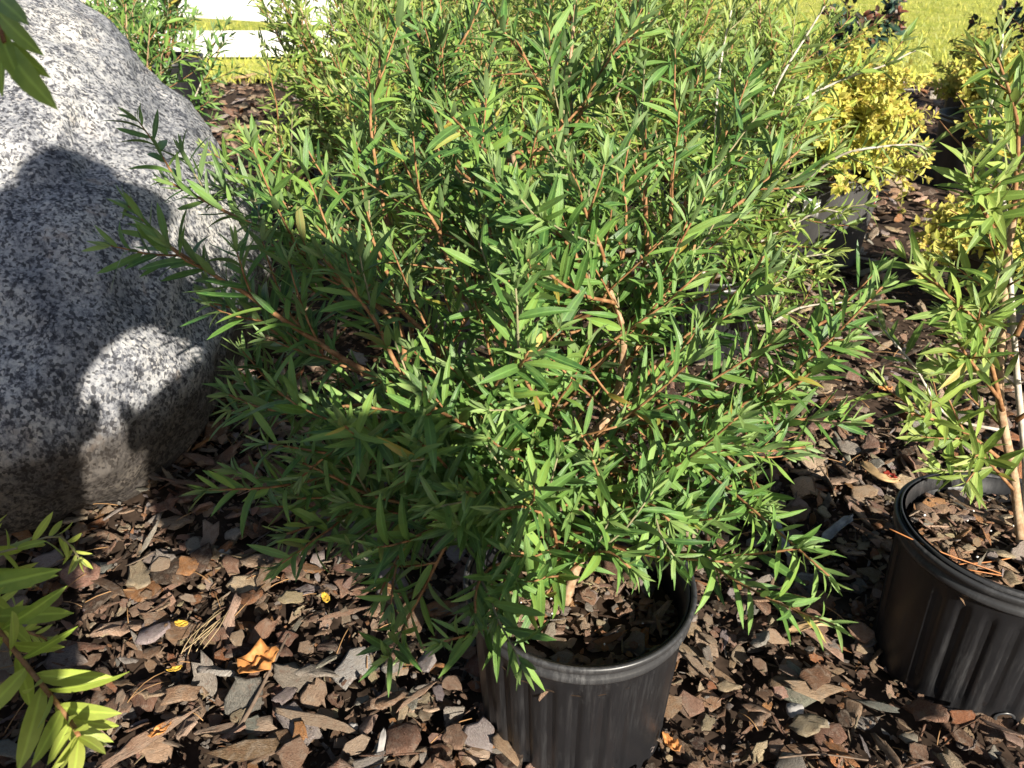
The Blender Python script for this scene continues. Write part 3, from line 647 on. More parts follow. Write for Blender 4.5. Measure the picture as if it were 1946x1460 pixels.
# ------------------------------------------------------------------ main bottlebrush, branches traced
TR = [
 ([(1085, 900), (1105, 845), (1150, 800), (1175, 740), (1185, 640), (1165, 570), (1140, 500), (1130, 440), (1105, 350), (1095, 300)], .86, .98, .0056, .0022, .42),
 ([(1165, 575), (1116, 564), (1069, 540), (1020, 500)], .90, .80, .0026, .0014, .2),
 ([(1080, 822), (1046, 789), (1009, 742), (985, 690)], .85, .76, .0030, .0014, .35),
 ([(781, 748), (764, 715), (744, 675), (724, 631), (697, 587), (660, 545), (615, 490)], .80, .82, .0034, .0014, .15),
 ([(824, 648), (791, 617), (750, 580), (700, 540), (663, 497), (600, 430)], .88, .98, .0032, .0014, .1),
 ([(740, 600), (640, 530), (554, 466), (520, 446), (470, 423), (403, 389), (352, 362), (318, 345)], .94, 1.08, .0034, .0014, .1),
 ([(720, 720), (650, 681), (604, 651), (537, 607), (466, 557), (433, 540), (372, 500), (325, 470), (268, 413), (245, 392)], .84, .92, .0038, .0013, .08),
 ([(811, 748), (834, 685), (878, 614), (905, 577), (935, 537), (955, 500), (975, 440)], .90, .98, .0030, .0014, .25),
 ([(1180, 720), (1220, 641), (1260, 570), (1300, 500), (1340, 440), (1423, 372), (1487, 315), (1520, 285)], .92, 1.12, .0040, .0014, .25),
 ([(1240, 640), (1290, 470), (1303, 386), (1336, 332), (1383, 248), (1410, 188), (1428, 120)], 1.0, 1.22, .0040, .0014, .2),
 ([(1220, 720), (1267, 678), (1296, 648), (1340, 604), (1390, 564), (1420, 534), (1455, 480)], .92, .95, .0032, .0014, .2),
 ([(1300, 790), (1340, 760), (1413, 705), (1464, 661), (1511, 641), (1581, 604), (1615, 590)], .88, .92, .0036, .0015, .1),
 ([(1180, 872), (1296, 866), (1397, 862), (1497, 854), (1530, 850)], .84, .86, .0028, .0013, .25),
 ([(1380, 866), (1423, 903), (1440, 923), (1455, 945)], .85, .80, .0018, .0012, .1),
 ([(1250, 840), (1330, 815), (1430, 805), (1544, 795), (1585, 785)], .90, .88, .0028, .0013, .15),
 ([(1150, 560), (1147, 487), (1116, 413), (1103, 369), (1085, 320)], .92, .88, .0026, .0013, .25),
 ([(1120, 540), (1090, 480), (1066, 450), (1033, 420), (1000, 385)], .90, .86, .0024, .0013, .15),
 ([(1226, 500), (1226, 379), (1226, 302), (1217, 232), (1205, 180)], 1.0, 1.15, .0036, .0016, .2),
 ([(1270, 430), (1278, 329), (1300, 285), (1302, 235), (1316, 178), (1326, 120)], 1.05, 1.22, .0032, .0014, .2),
 ([(1040, 520), (1055, 450), (1059, 386), (1069, 319), (1076, 255), (1083, 201), (1083, 134), (1090, 50), (1095, -20)], 1.05, 1.28, .0046, .0016, .2),
 ([(1076, 255), (1046, 188), (1012, 134), (980, 75)], 1.16, 1.18, .0024, .0013, .1),
 ([(1080, 260), (1120, 180), (1147, 131), (1180, 85), (1225, 60)], 1.17, 1.14, .0024, .0013, .1),
 ([(850, 490), (831, 433), (808, 396), (784, 342), (758, 290)], 1.0, 1.02, .0026, .0013, .15),
 ([(760, 520), (740, 450), (724, 369), (714, 312), (704, 218), (720, 148), (722, 80)], 1.14, 1.30, .0036, .0015, .2),
 ([(840, 470), (836, 330), (826, 201), (831, 151), (835, 84), (838, -10)], 1.22, 1.42, .0040, .0016, .25),
 ([(831, 145), (865, 101), (898, 44), (920, -15)], 1.40, 1.42, .0024, .0013, .1),
 ([(818, 188), (814, 117), (798, 74), (764, 10)], 1.39, 1.42, .0024, .0013, .1),
 ([(826, 200), (885, 158), (945, 144), (996, 141), (1040, 155)], 1.40, 1.50, .0026, .0013, .4),
 ([(980, 870), (912, 825), (870, 800), (825, 775), (800, 745)], .80, .70, .0024, .0013, .2),
 ([(960, 950), (865, 900), (831, 869), (795, 838)], .78, .68, .0022, .0012, .2),
 ([(1040, 970), (965, 938), (918, 938), (885, 935)], .76, .66, .0022, .0012, .3),
 ([(1060, 1075), (1050, 1000), (1005, 965), (950, 968)], .76, .66, .0022, .0012, .3),
 ([(1075, 1090), (1120, 1055), (1160, 1050), (1198, 1080)], .74, .66, .0020, .0012, .25),
 ([(1110, 1010), (1190, 965), (1240, 960), (1272, 990)], .78, .70, .0022, .0012, .2),
 ([(930, 950), (800, 960), (700, 940), (640, 910), (575, 880)], .80, .76, .0028, .0012, .1),
 ([(880, 990), (790, 1020), (745, 1080), (722, 1130)], .74, .67, .0024, .0012, .1),
 ([(1000, 1060), (930, 1080), (905, 1120), (903, 1165)], .71, .62, .0022, .0012, .15),
 ([(780, 940), (660, 975), (590, 1000), (545, 1015)], .82, .77, .0024, .0012, .1),
 ([(800, 820), (700, 820), (640, 850), (575, 905)], .80, .76, .0024, .0012, .1),
 ([(760, 760), (600, 778), (503, 777), (435, 750)], .84, .86, .0026, .0012, .1),
 ([(720, 800), (620, 775), (520, 745), (450, 705)], .90, .94, .0024, .0012, .1),
 ([(700, 470), (640, 430), (560, 395), (470, 355), (430, 320)], 1.05, 1.2, .0028, .0012, .1),
 ([(720, 480), (690, 430), (640, 370), (615, 320)], 1.05, 1.1, .0026, .0012, .1),
 ([(940, 470), (925, 420), (900, 350), (880, 290)], 1.0, 1.05, .0026, .0012, .15),
 ([(1010, 490), (990, 440), (960, 390), (935, 320)], .95, .95, .0024, .0012, .15),
 ([(1380, 770), (1440, 775), (1490, 750), (1535, 715)], .86, .84, .0022, .0012, .1),
 ([(840, 1050), (800, 1130), (768, 1190), (765, 1235)], .70, .64, .0022, .0012, .15),
 ([(1200, 890), (1290, 930), (1330, 985)], .82, .78, .0020, .0012, .15),
 ([(640, 690), (560, 660), (480, 600), (400, 575)], .95, 1.0, .0026, .0012, .1),
 ([(1180, 500), (1190, 420), (1180, 340), (1150, 270)], .96, 1.0, .0026, .0012, .15),
 ([(960, 640), (975, 600), (1000, 560), (1002, 520)], .84, .76, .0022, .0012, .15),
 ([(930, 760), (950, 720), (985, 700), (1003, 668)], .80, .69, .0022, .0012, .3),
 ([(700, 870), (620, 900), (560, 960), (520, 960)], .86, .84, .0022, .0012, .1),
]
P1 = Plant(leaf_len=.053, spacing=.0070)
tb = Vector((soil_main.x - .048, soil_main.y + .01, soil_main.z - .004))
hub = Vector((.052, .835, .30))
trunks = []
for pts, r0, r1 in (([tb, tb + Vector((-.004, .0, .05)), hub, Vector((.06, .87, .38)), Vector((.02, .90, .46))], .0080, .0040),
                    ([tb + Vector((.034, .012, 0)), tb + Vector((.048, .02, .06)), Vector((.13, .85, .32)), Vector((.20, .90, .40))], .0072, .0040),
                    ([tb + Vector((-.02, .03, 0)), tb + Vector((-.045, .05, .07)), Vector((-.06, .87, .33)), Vector((-.13, .92, .44))], .0065, .0042),
                    ([tb + Vector((.01, .035, 0)), tb + Vector((.01, .06, .08)), Vector((.045, .93, .38)), Vector((.04, 1.02, .55)), Vector((.0, 1.15, .70))], .0065, .0036)):
    p = smooth_path(pts, .015); n = len(p); trunks.append(p)
    P1.branches.append((p, [r0 + (r1 - r0) * i / (n - 1) for i in range(n)], 'stem_old'))
tall = [q for p in trunks for q in p[3:]]
ctr = Vector((.07, .92, .40))
traced = []
for px, Y0, Y1, r0, r1, lf in TR:
    n = len(px); w3 = [atY(x, y, Y0 + (Y1 - Y0) * i / (n - 1)) for i, (x, y) in enumerate(px)]
    traced.append(w3)
for (px, Y0, Y1, r0, r1, lf), w3 in zip(TR, traced):
    b = w3[0]; d0 = (w3[1] - w3[0]).normalized()
    best = min(tall, key=lambda q: (q - b).length * random.uniform(.9, 1.25) + max(0, q.z - b.z + .25 * (q - b).length) * 2.0)
    gap = (b - best).length; pre = []
    if gap > .02:
        k1 = best.lerp(b, .33) + Vector((0, 0, -.10 * gap)); k2 = best.lerp(b, .68) * .6 + (b - d0 * gap * .32) * .4
        pre = [best, k1, k2]
    path = smooth_path(pre + w3, .012); npre = len(smooth_path(pre + [b], .012)) if pre else 0
    st = npre / len(path); fr = st + (1 - st) * lf
    old = r0 > .0045
    P1.branch(path, r0 * 1.2, r1 * 1.15, fr + .06, True, 'stem_old' if old else 'stem')
    L = sum((a - c).length for a, c in zip(path, path[1:]))
    P1.shoots(path, max(2, int(L / .068)), .25, .94, .06, .16, .3, out=ctr)
# inner fill
for k in range(90):
    p = random.choice(trunks); i = random.randrange(len(p) // 3, len(p)); q = p[i]
    a = random.uniform(0, 6.28); d = Vector((math.cos(a), math.sin(a) * .8, random.uniform(-.1, .9))).normalized(); pts = [q]; L = random.uniform(.16, .34)
    for j in range(4): d = (d + Vector((0, 0, .10)) + rv(.08)).normalized(); q = q + d * L / 4; pts.append(q)
    P1.branch(smooth_path(pts, .012), .0022, .0012, .2, False, 'stem')
def hides_stem(l):
    x, y, dz = project(l[0] @ Vector((0, .5, 0))); return (1100 < x < 1215 and 540 < y < 860 and l[4].y < .92) and random.random() < .8
P1.leaves = [l for l in P1.leaves if not hides_stem(l)]
# keep foliage clear of the lens and of the boulder
P1.leaves = [l for l in P1.leaves if l[4].y > .45 and l[4].z > .15]
shrub1 = thing('bottlebrush_plant', 'wide leafy bottlebrush with orange-brown stems in the foreground pot between boulder and upright bottlebrush', 'plant', (tb.x, tb.y, tb.z))
P1.build(shrub1, M['leaf'], 300)

# ------------------------------------------------------------------ further bottlebrushes
def generic(base, h, spread, n, leaf_len, sp, seed, lean=(0, 0), hi=False, shoot=(.10, .26), nsh=9, mats=('stem', 'stem_old'), leaf_from=.3, up=.3, named_main=True, shapes=None, key='lance'):
    random.seed(seed); p = Plant(leaf_len, sp, hi, key, shapes)
    for k in range(n):
        a = 6.28 * (k + random.uniform(-.3, .3)) / n; s = spread * random.uniform(.35, 1.0); H_ = h * random.uniform(.72, 1.05) * (1 - .25 * (s / spread) ** 2)
        b = Vector(base) + Vector((math.cos(a) * .025, math.sin(a) * .025, -.004))
        top = Vector(base) + Vector((math.cos(a) * s + lean[0], math.sin(a) * s + lean[1], H_))
        pts = [b, b.lerp(top, .3) + Vector((math.cos(a) * s * .12, math.sin(a) * s * .12, -.01)), b.lerp(top, .65) + Vector((math.cos(a) * s * .10, math.sin(a) * s * .10, 0)) + rv(.02), top]
        path = smooth_path(pts, .02); p.branch(path, .0055, .0018, leaf_from, named_main, random.choice(mats))
        p.shoots(path, nsh, .22, .95, shoot[0], shoot[1], up, r=.0018, out=Vector(base) + Vector((0, 0, h * .4)))
    return p
def soil_of(key):
    x, y, h, rt, rb = POTS[key]; return Vector((x, y, gh(x, y) - .006 + h - .05))
GB = 'bottlebrushes crowding behind the wide one'
row = [('b1', .66, .38, 15, 21, 120, 'bottlebrush directly behind the wide one, on its boulder side, dense narrow green leaves'),
       ('b2', .84, .33, 16, 22, 60, 'bottlebrush of the row beside the mulch path to the white fence'),
       ('b3', .84, .40, 17, 23, 60, 'bottlebrush in the middle of the row behind the tallest stems of the wide one'),
       ('b6', .70, .36, 15, 26, 60, 'bottlebrush of the row standing beside the sun-faded grey pot'),
       ('b7', .90, .38, 16, 27, 0, 'bottlebrush behind the one beside the mulch path'),
       ('b8', .90, .46, 18, 28, 0, 'bottlebrush in the middle, one row further back'),
       ('b4', .80, .38, 16, 24, 0, 'bottlebrush at the rear of the row, next to the bright golden shrub'),
       ('b5', .88, .55, 18, 25, 0, 'rearmost bottlebrush in the middle of the row, nearest the lawn')]
for key, h, s, n, seed, ns, lab in row:
    p = generic(soil_of(key), h, s, n, .052, .0105, seed, leaf_from=.2, nsh=14)
    e = thing('bottlebrush_plant', lab, 'plant', soil_of(key), GB)
    p.build(e, M['leaf_glare'], ns)
# pale-stemmed one behind, with traced white stems
P2 = generic(soil_of('behind') , .55, .30, 7, .062, .010, 31, hi=True, leaf_from=.35)
for px, Y0, Y1 in ([(1380, 480), (1407, 319), (1437, 248), (1467, 181), (1497, 124), (1531, 70), (1574, 0), (1590, -30)], 2.0, 2.0), ([(1400, 400), (1470, 252), (1531, 188), (1611, 148), (1682, 124), (1740, 95)], 2.0, 1.95), \
                  ([(1420, 480), (1531, 349), (1581, 305), (1632, 285), (1732, 275), (1760, 285)], 1.9, 1.75), ([(1430, 560), (1490, 500), (1540, 486), (1575, 484)], 1.85, 1.8), ([(1440, 620), (1520, 585), (1600, 575)], 1.8, 1.75), ([(1420, 470), (1500, 430), (1560, 400), (1600, 405)], 1.85, 1.75), ([(1370, 420), (1360, 250), (1370, 120), (1390, 20)], 2.05, 2.1):
    n = len(px); w3 = [atY(x, y, Y0 + (Y1 - Y0) * i / (n - 1)) for i, (x, y) in enumerate(px)]
    b = soil_of('behind') + Vector((random.uniform(-.03, .03), random.uniform(-.03, .03), 0)); path = smooth_path([b, b.lerp(w3[0], .5) + Vector((0, 0, .03))] + w3, .015)
    P2.branch(path, .0062, .0018, .45, True, 'stem_grey'); P2.shoots(path, 5, .45, .95, .08, .15, .3)
e = thing('bottlebrush_plant', 'pale-stemmed bottlebrush leaning towards the golden shrub from behind the wide one', 'plant', soil_of('behind'))
P2.build(e, M['leaf_glare'], 160)
# upright one on the right
random.seed(41); P3 = Plant(.053, .0092, True)
br = soil_right + Vector((.025, -.005, -.004))
def traced_branch(P, px, Y0, Y1, r0, r1, lf, mat, start=None, nsh=6, sh=(.05, .11), up=.3, rng_=(.35, .95)):
    n = len(px); w3 = [atY(x, y, Y0 + (Y1 - Y0) * i / (n - 1)) for i, (x, y) in enumerate(px)]
    path = smooth_path(([start] if start is not None else []) + w3, .014); P.branch(path, r0, r1, lf, True, mat)
    if nsh: P.shoots(path, nsh, rng_[0], rng_[1], sh[0], sh[1], up)
    return path
traced_branch(P3, [(1935, 980), (1925, 900), (1900, 760), (1905, 620), (1915, 480), (1930, 400), (1945, 300)],   .93, 1.02, .0070, .0040, None, 'stem_old', br, 6, (.07, .13))
traced_branch(P3, [(1945, 1010), (1950, 900), (1935, 740), (1922, 560), (1918, 470), (1900, 330), (1880, 240), (1900, 120), (1905, 60)], .95, 1.10, .0058, .0018, .55, 'stem_grey', br + Vector((.012, .012, 0)), 9, (.08, .15))
traced_branch(P3, [(1905, 780), (1870, 640), (1850, 605), (1800, 560), (1765, 520)], .93, .88, .0034, .0014, .30, 'stem', None, 5)
traced_branch(P3, [(1900, 760), (1870, 720), (1840, 680), (1820, 650)], .93, .86, .0028, .0014, .25, 'stem', None, 3)
traced_branch(P3, [(1920, 890), (1860, 840), (1810, 810), (1765, 795), (1730, 785)], .92, .85, .0030, .0014, .25, 'stem', None, 4)
traced_branch(P3, [(1925, 930), (1880, 880), (1860, 865), (1850, 870)], .91, .84, .0024, .0014, .2, 'stem', None, 2)
traced_branch(P3, [(1910, 820), (1800, 790), (1740, 700), (1690, 640), (1670, 610)], 1.05, 1.2, .0028, .0012, .5, 'stem_grey', None, 1)
traced_branch(P3, [(1915, 480), (1880, 420), (1860, 380), (1845, 330)], .97, .92, .0030, .0014, .2, 'stem', None, 4)
traced_branch(P3, [(1925, 420), (1935, 260), (1920, 180), (1895, 110)], 1.0, 1.0, .0034, .0014, .2, 'stem', None, 6)
traced_branch(P3, [(1930, 640), (1990, 520), (2040, 400), (2050, 280)], .95, 1.0, .0040, .0014, .2, 'stem', None, 8)
traced_branch(P3, [(1930, 800), (1990, 760), (2050, 700), (2090, 640)], .92, .9, .0034, .0014, .2, 'stem', None, 6)
for k in range(12):
    q = Vector((soil_right.x + random.uniform(.0, .14), soil_right.y + random.uniform(-.04, .08), random.uniform(.42, .8))); d = rv(1).normalized(); d.z = abs(d.z) * .6; d.x = abs(d.x); d.normalize()
    q0 = atY(1912, 700, .96); q0.z = q.z; q0.x = soil_right.x + .04
    pts = [q0]; qq = q0.copy()
    for j in range(4): d = (d + Vector((0, 0, .12)) + rv(.08)).normalized(); qq = qq + d * random.uniform(.045, .06); pts.append(qq.copy())
    P3.branch(smooth_path(pts, .014), .0022, .0012, .15, False, 'stem')
P3.leaves = [l for l in P3.leaves if project(l[4])[0] > 1640 and not (project(l[4])[0] < 1845 and project(l[4])[1] < 490)]
e = thing('bottlebrush_plant', 'upright bottlebrush with pale trunks in the pot with the drain hole', 'plant', br)
P3.build(e, M['leaf_glare'], 260)
# one standing out of frame on the left, two of its branches hang into view
random.seed(51); P4 = Plant(.070, .0070, True, 'wide', WIDE, (45, 80))
s4 = soil_of('left_off')
st = smooth_path([s4, s4 + Vector((.02, 0, .2)), s4 + Vector((.03, .05, .45)), s4 + Vector((.06, .1, .75))], .02); P4.branch(st, .008, .004, None, True, 'stem_old')
st2 = smooth_path([s4 + Vector((-.02, .01, 0)), s4 + Vector((-.06, .06, .25)), s4 + Vector((-.12, .1, .6))], .02); P4.branch(st2, .007, .002, .4, True, 'stem_old'); P4.shoots(st2, 10, .4, .95, .1, .2)
def zpt(x, y, depth):
    return Vector((0, 0, CAM_H)) + ray(x, y) * depth
def depth_branch(P, px, d0, d1, r0, r1, lf, mat, start=None, nsh=0, sh=(.08, .14), scale=1.0):
    n = len(px); w3 = [zpt(x, y, d0 + (d1 - d0) * i / (n - 1)) for i, (x, y) in enumerate(px)]
    path = smooth_path(([start] if start is not None else []) + w3, .012); P.branch(path, r0, r1, lf, True, mat, scale)
    if nsh: P.shoots(path, nsh, .5, .95, sh[0], sh[1], .1)
    return path
i0 = len(st) // 3
depth_branch(P4, [(-160, 1090), (-60, 1130), (10, 1215), (70, 1290), (130, 1365), (150, 1400)], .72, .64, .0040, .0018, .48, 'stem', st[i0], 0)
depth_branch(P4, [(-140, 1120), (-60, 1130), (0, 1180), (50, 1200), (90, 1215)], .80, .78, .0030, .0014, .45, 'stem', st[i0 + 2], 0, scale=.5)
depth_branch(P4, [(-160, 1040), (0, 1050), (60, 1030), (115, 1020), (150, 1060)], .92, .98, .0026, .0012, .45, 'stem_young', st[i0 + 3], 1, scale=.6)
P4.leaves = [l for l in P4.leaves if l[4].z < .75 and project(l[0] @ Vector((0, 1, 0)))[1] > 960]
sprig = smooth_path([st[-1], zpt(-140, -140, .52), zpt(-60, -90, .50), zpt(-14, 10, .49), zpt(8, 80, .48)], .012); P4.branch(sprig, .0028, .0014, None, True, 'stem'); sb = len(P4.branches) - 1
for (ax, ay), (bx, by) in (((-20, -20), (12, 95)), ((-5, 20), (48, 95)), ((2, 60), (20, 150)), ((8, 78), (74, 140)), ((8, 82), (62, 192)), ((-12, 10), (-20, 120)), ((4, 70), (-2, 185)), ((-8, -10), (45, 40))):
    a_, b_ = zpt(ax, ay, .485), zpt(bx, by, random.uniform(.45, .50)); P4.leaves.append((leaf_matrix(a_, b_ - a_, Vector((random.uniform(-.6, .6), -1, .3)), (b_ - a_).length), random.randrange(99), (random.random() * .4, 0, 0, 1), sb, a_))
e = thing('bottlebrush_plant', 'bottlebrush standing beside the boulder, its sunlit branch hanging low over the mulch', 'plant', s4)
P4.build(e, M['leaf_lit_lime'], 160)
# behind the boulder
P5 = generic(soil_of('rock_back'), .80, .38, 14, .060, .0110, 61, lean=(.02, -.05), nsh=12, leaf_from=.35, mats=('stem_grey', 'stem_old'))
e = thing('bottlebrush_plant', 'loose bottlebrush rising right behind the boulder', 'plant', soil_of('rock_back')); P5.build(e, M['leaf'], 100)
P6 = generic(soil_of('rear_rock'), .60, .40, 11, .075, .014, 62, leaf_from=.3)
e = thing('bottlebrush_plant', 'bottlebrush in the tall pot near the white fence', 'plant', soil_of('rear_rock')); P6.build(e, M['leaf'], 0)

# ------------------------------------------------------------------ golden and dark shrubs
def bushy(key, name, label, mat, h, spread, n, ll, sp, seed, shapes, lk, nsh=12, droop=.0, young=.0, nsingle=0, base=None, stem='stem_old', shoot=(.05, .16)):
    random.seed(seed); b = base or soil_of(key); p = Plant(ll, sp, False, lk, shapes, (45, 80))
    for k in range(n):
        a = 6.28 * (k + random.uniform(-.4, .4)) / n; s = spread * random.uniform(.3, 1.0); hh = h * random.uniform(.6, 1.05) * (1 - .45 * (s / spread) ** 2)
        top = b + Vector((math.cos(a) * s, math.sin(a) * s, hh - droop * (s / spread) ** 2)); mid = b.lerp(top, .5) + Vector((0, 0, hh * .15 + droop * .4))
        path = smooth_path([b + Vector((math.cos(a) * .02, math.sin(a) * .02, -.004)), mid, top], .016); p.branch(path, .0035, .0012, .25, True, stem)
        p.shoots(path, nsh, .2, .97, shoot[0], shoot[1], .15, r=.0012, leaf_from=.05)
    e = thing(name, label, 'shrub', b); p.build(e, M[mat], nsingle); return p
bushy('grey', 'golden_shrub', 'bright golden-yellow shrub in the sun-faded grey pot', 'leaf_gold', .50, .31, 40, .030, .0064, 71, OVAL, 'oval', 14, .16, nsingle=100, shoot=(.06, .19))
bushy('golden_low', 'golden_shrub', 'low spreading yellow-green golden shrub beside the upright bottlebrush', 'leaf_gold', .17, .27, 24, .031, .0065, 72, OVAL, 'oval', 10, .08, nsingle=100)
bushy('golden_back', 'golden_shrub', 'olive-gold shrub in the black pot behind the grey pot', 'leaf_gold', .36, .32, 26, .036, .008, 73, OVAL, 'oval', 12, .12)
bushy('gold2', 'golden_shrub', 'small rounded olive shrub between the two dark-leaved shrubs', 'leaf_olive', .36, .30, 16, .036, .011, 74, OVAL, 'oval', 8, .08)
bushy('dark1', 'dark_shrub', 'bushy dark-leaved shrub against the lawn above the golden shrub', 'leaf_dark', .58, .34, 12, .075, .022, 75, BROAD, 'broad', 5, .0, stem='stem')
bushy('dark2', 'dark_shrub', 'tall dark-leaved shrub with a red shoot against the lawn', 'leaf_dark', .66, .46, 13, .070, .022, 76, BROAD, 'broad', 6, .0, stem='stem')

# ------------------------------------------------------------------ white fence
FY = 7.35
fe = thing('white_fence', 'white painted board fence standing on the grass behind the boulder', 'fence', (-2.6, FY, 0))
def box(name, c, sx, sy, sz, mat, par, rot=0.0, bev=.006):
    v = []; f = [(0, 1, 2), (0, 2, 3), (4, 6, 5), (4, 7, 6), (0, 4, 5), (0, 5, 1), (1, 5, 6), (1, 6, 2), (2, 6, 7), (2, 7, 3), (3, 7, 4), (3, 4, 0)]
    for z in (-1, 1):
        for x, y in ((-1, -1), (-1, 1), (1, 1), (1, -1)): v.append((x * sx / 2, y * sy / 2, z * sz / 2))
    v = np.array(v); ca, sa = math.cos(rot), math.sin(rot)
    x, z = v[:, 0] * ca - v[:, 2] * sa, v[:, 0] * sa + v[:, 2] * ca
    v = np.stack([x, v[:, 1], z], 1) + np.array(c); me = np_mesh(name, v, f, smooth=False); o = link(name, me, M[mat], par)
    b = o.modifiers.new('bevel', 'BEVEL'); b.width = bev; b.segments = 2; return o
for z0, z1, rot in ((.03, .235, 0.0), (.335, .545, -.055), (.66, .86, -.02)):
    for i, xc in enumerate((-5.05, -2.65)): box('board', (xc, FY, (z0 + z1) / 2 + (0 if i else .03)), 2.394, .03, z1 - z0, 'white', fe, rot)
for xc in (-6.25, -3.85, -1.45): box('post', (xc, FY + .075, .50), .12, .114, 1.06, 'white', fe)

# ------------------------------------------------------------------ litter on the mulch
def litter_tube(name, label, cat, pts, r0, r1, mat, group=None, sides=6, flatten=False):
    p = smooth_path(pts, .01); n = len(p); v, f = tube_arrays(p, [r0 + (r1 - r0) * i / (n - 1) for i in range(n)], sides)
    return link(name, np_mesh(name, v, f), M[mat], None, None, label, cat, group)
def gpx(x, y, z=.02): return atZ(x, y, z)
litter_tube('twig', 'long dark twig lying on the mulch in front of the boulder', 'twig', [gpx(440, 1405, .022), gpx(480, 1340, .03), gpx(520, 1260, .034), gpx(548, 1205, .028)], .0034, .0016, 'twig')
litter_tube('twig', 'thin pale twig on shaded mulch by the boulder foot', 'twig', [gpx(320, 1098, .02), gpx(370, 1065, .03), gpx(410, 1052, .026), gpx(460, 1060, .02)], .0012, .0008, 'grass_straw')
litter_tube('twig', 'thin grey twig lying on mulch between the two front pots', 'twig', [gpx(1480, 1440, .024), gpx(1560, 1434, .028), gpx(1650, 1445, .024)], .0014, .001, 'twig')
def slab(name, label, cat, pts, w0, th, mat):
    p = smooth_path(pts, .004); n = len(p); V = []; K = 9; sd = random.uniform(0, 50)
    for i, q in enumerate(p):
        t = (p[min(i + 1, n - 1)] - p[max(i - 1, 0)]).normalized(); s = t.cross(Vector((0, 0, 1))).normalized(); f = i / (n - 1)
        edge = min(1, .35 + f * 5, .25 + (1 - f) * 6); ww = w0 * edge * (1 + .35 * mnoise.noise(Vector((f * 4, sd, 0))))
        for a in range(K):
            u = a / (K - 2) * 2 - 1 if a < K - 1 else 0.0
            fib = .5 + .9 * mnoise.noise(Vector((u * 3.2, sd, f * 1.2))) + .25 * mnoise.noise(Vector((u * 9, sd, f * 5)))
            end = t * (.012 * mnoise.noise(Vector((u * 5, sd + 9, 0)))) * (1 if i in (0, n - 1) else 0)
            V.append(tuple(q + end + s * ww * .5 * u + Vector((0, 0, th * (fib * (1 - .4 * u * u)) if a < K - 1 else -th * .9))))
    F = []
    for i in range(n - 1):
        for j in range(K):
            k = (j + 1) % K; a, b = i * K, i * K + K; F += [(a + j, a + k, b + k), (a + j, b + k, b + j)]
    for b in (0, (n - 1) * K): F += [(b + K - 1, b + j, b + j + 1) for j in range(K - 2)]
    return link(name, np_mesh(name, V, F, smooth=False), M[mat], None, None, label, cat)
slab('wood_splinter', 'long weathered grey wood splinter between the two front pots', 'wood', [gpx(1462, 965, .022), gpx(1480, 1010, .028), gpx(1500, 1060, .022)], .017, .006, 'wood_grey')
slab('wood_splinter', 'stout grey-brown wood piece beside the long grey splinter', 'wood', [gpx(1562, 1030, .02), gpx(1590, 1005, .028), gpx(1618, 982, .03)], .018, .007, 'wood_grey')
slab('wood_splinter', 'rough tan wood slab lying by the pot with the drain hole', 'wood', [gpx(1500, 1200, .022), gpx(1545, 1185, .032), gpx(1578, 1182, .026)], .020, .007, 'wood_tan')
slab('wood_splinter', 'orange-brown split wood on mulch behind the pot with the drain hole', 'wood', [gpx(1640, 880, .022), gpx(1670, 905, .03), gpx(1708, 915, .024)], .026, .008, 'wood_tan')
slab('wood_splinter', 'pale wood strip on the path behind the boulder', 'wood', [gpx(430, 268, .03), gpx(455, 246, .04), gpx(488, 240, .03)], .05, .012, 'wood_tan')
slab('wood_splinter', 'tan wood strip at the rear edge of the mulch bed', 'wood', [gpx(440, 150, .03), gpx(465, 146, .05), gpx(485, 141, .04)], .06, .014, 'wood_tan')
slab('grass_blade', 'bleached silver grass blade standing among chips by the front pot', 'grass blade', [gpx(712, 1470, .02), gpx(722, 1430, .03), gpx(730, 1385, .05)], .010, .001, 'wood_grey')
# crumpled dry leaf
def dry_leaf(px, size, mat, label, name='dry_leaf', seed=1, asp=.8, lobes=5, crumple=.18, z=.03):
    c = gpx(*px, z); rnd = np.random.default_rng(seed); K, NR = 22, 5; V = [(0, 0, .1)]; rot = rnd.uniform(0, 6.28)
    for i in range(1, NR + 1):
        for j in range(K):
            a = 2 * math.pi * j / K; r = i / NR * (.5 + .045 * math.cos(lobes * a) + .05 * math.sin(2 * a) + .03 * math.sin(11 * a + seed))
            V.append((r * math.cos(a), r * asp * math.sin(a), crumple * (r * r * 2.2) + crumple * .9 * mnoise.noise(Vector((r * math.cos(a) * 5, r * math.sin(a) * 5, seed)))))
    F = [(0, 1 + j, 1 + (j + 1) % K) for j in range(K)]
    for i in range(NR - 1):
        for j in range(K): a, b, k = 1 + i * K, 1 + (i + 1) * K, (j + 1) % K; F += [(a + j, b + j, b + k), (a + j, b + k, a + k)]
    V = np.array(V) * size; ca, sa = math.cos(rot), math.sin(rot)
    V = np.stack([V[:, 0] * ca - V[:, 1] * sa, V[:, 0] * sa + V[:, 1] * ca, V[:, 2]], 1) + np.array(c)
    o = link(name, np_mesh(name, V, F), M[mat], None, None, label, 'leaf'); s = o.modifiers.new('thick', 'SOLIDIFY'); s.thickness = .0006; return o
dry_leaf((490, 1262), .060, 'dry_leaf', 'crumpled dry orange leaf beside the long dark twig', seed=3, crumple=.30, z=.034)
dry_leaf((345, 1186), .020, 'yellow_leaf', 'orange-yellow fallen leaf on mulch halfway from boulder to the crumpled leaf', 'fallen_leaf', 4, .7, 2)
dry_leaf((619, 1137), .022, 'yellow_leaf', 'bright yellow fallen leaf under the wide bottlebrush', 'fallen_leaf', 5, .6, 2)
dry_leaf((332, 1272), .020, 'yellow_leaf', 'small ochre fallen leaf near the low sunlit branch', 'fallen_leaf', 6, .5, 2)
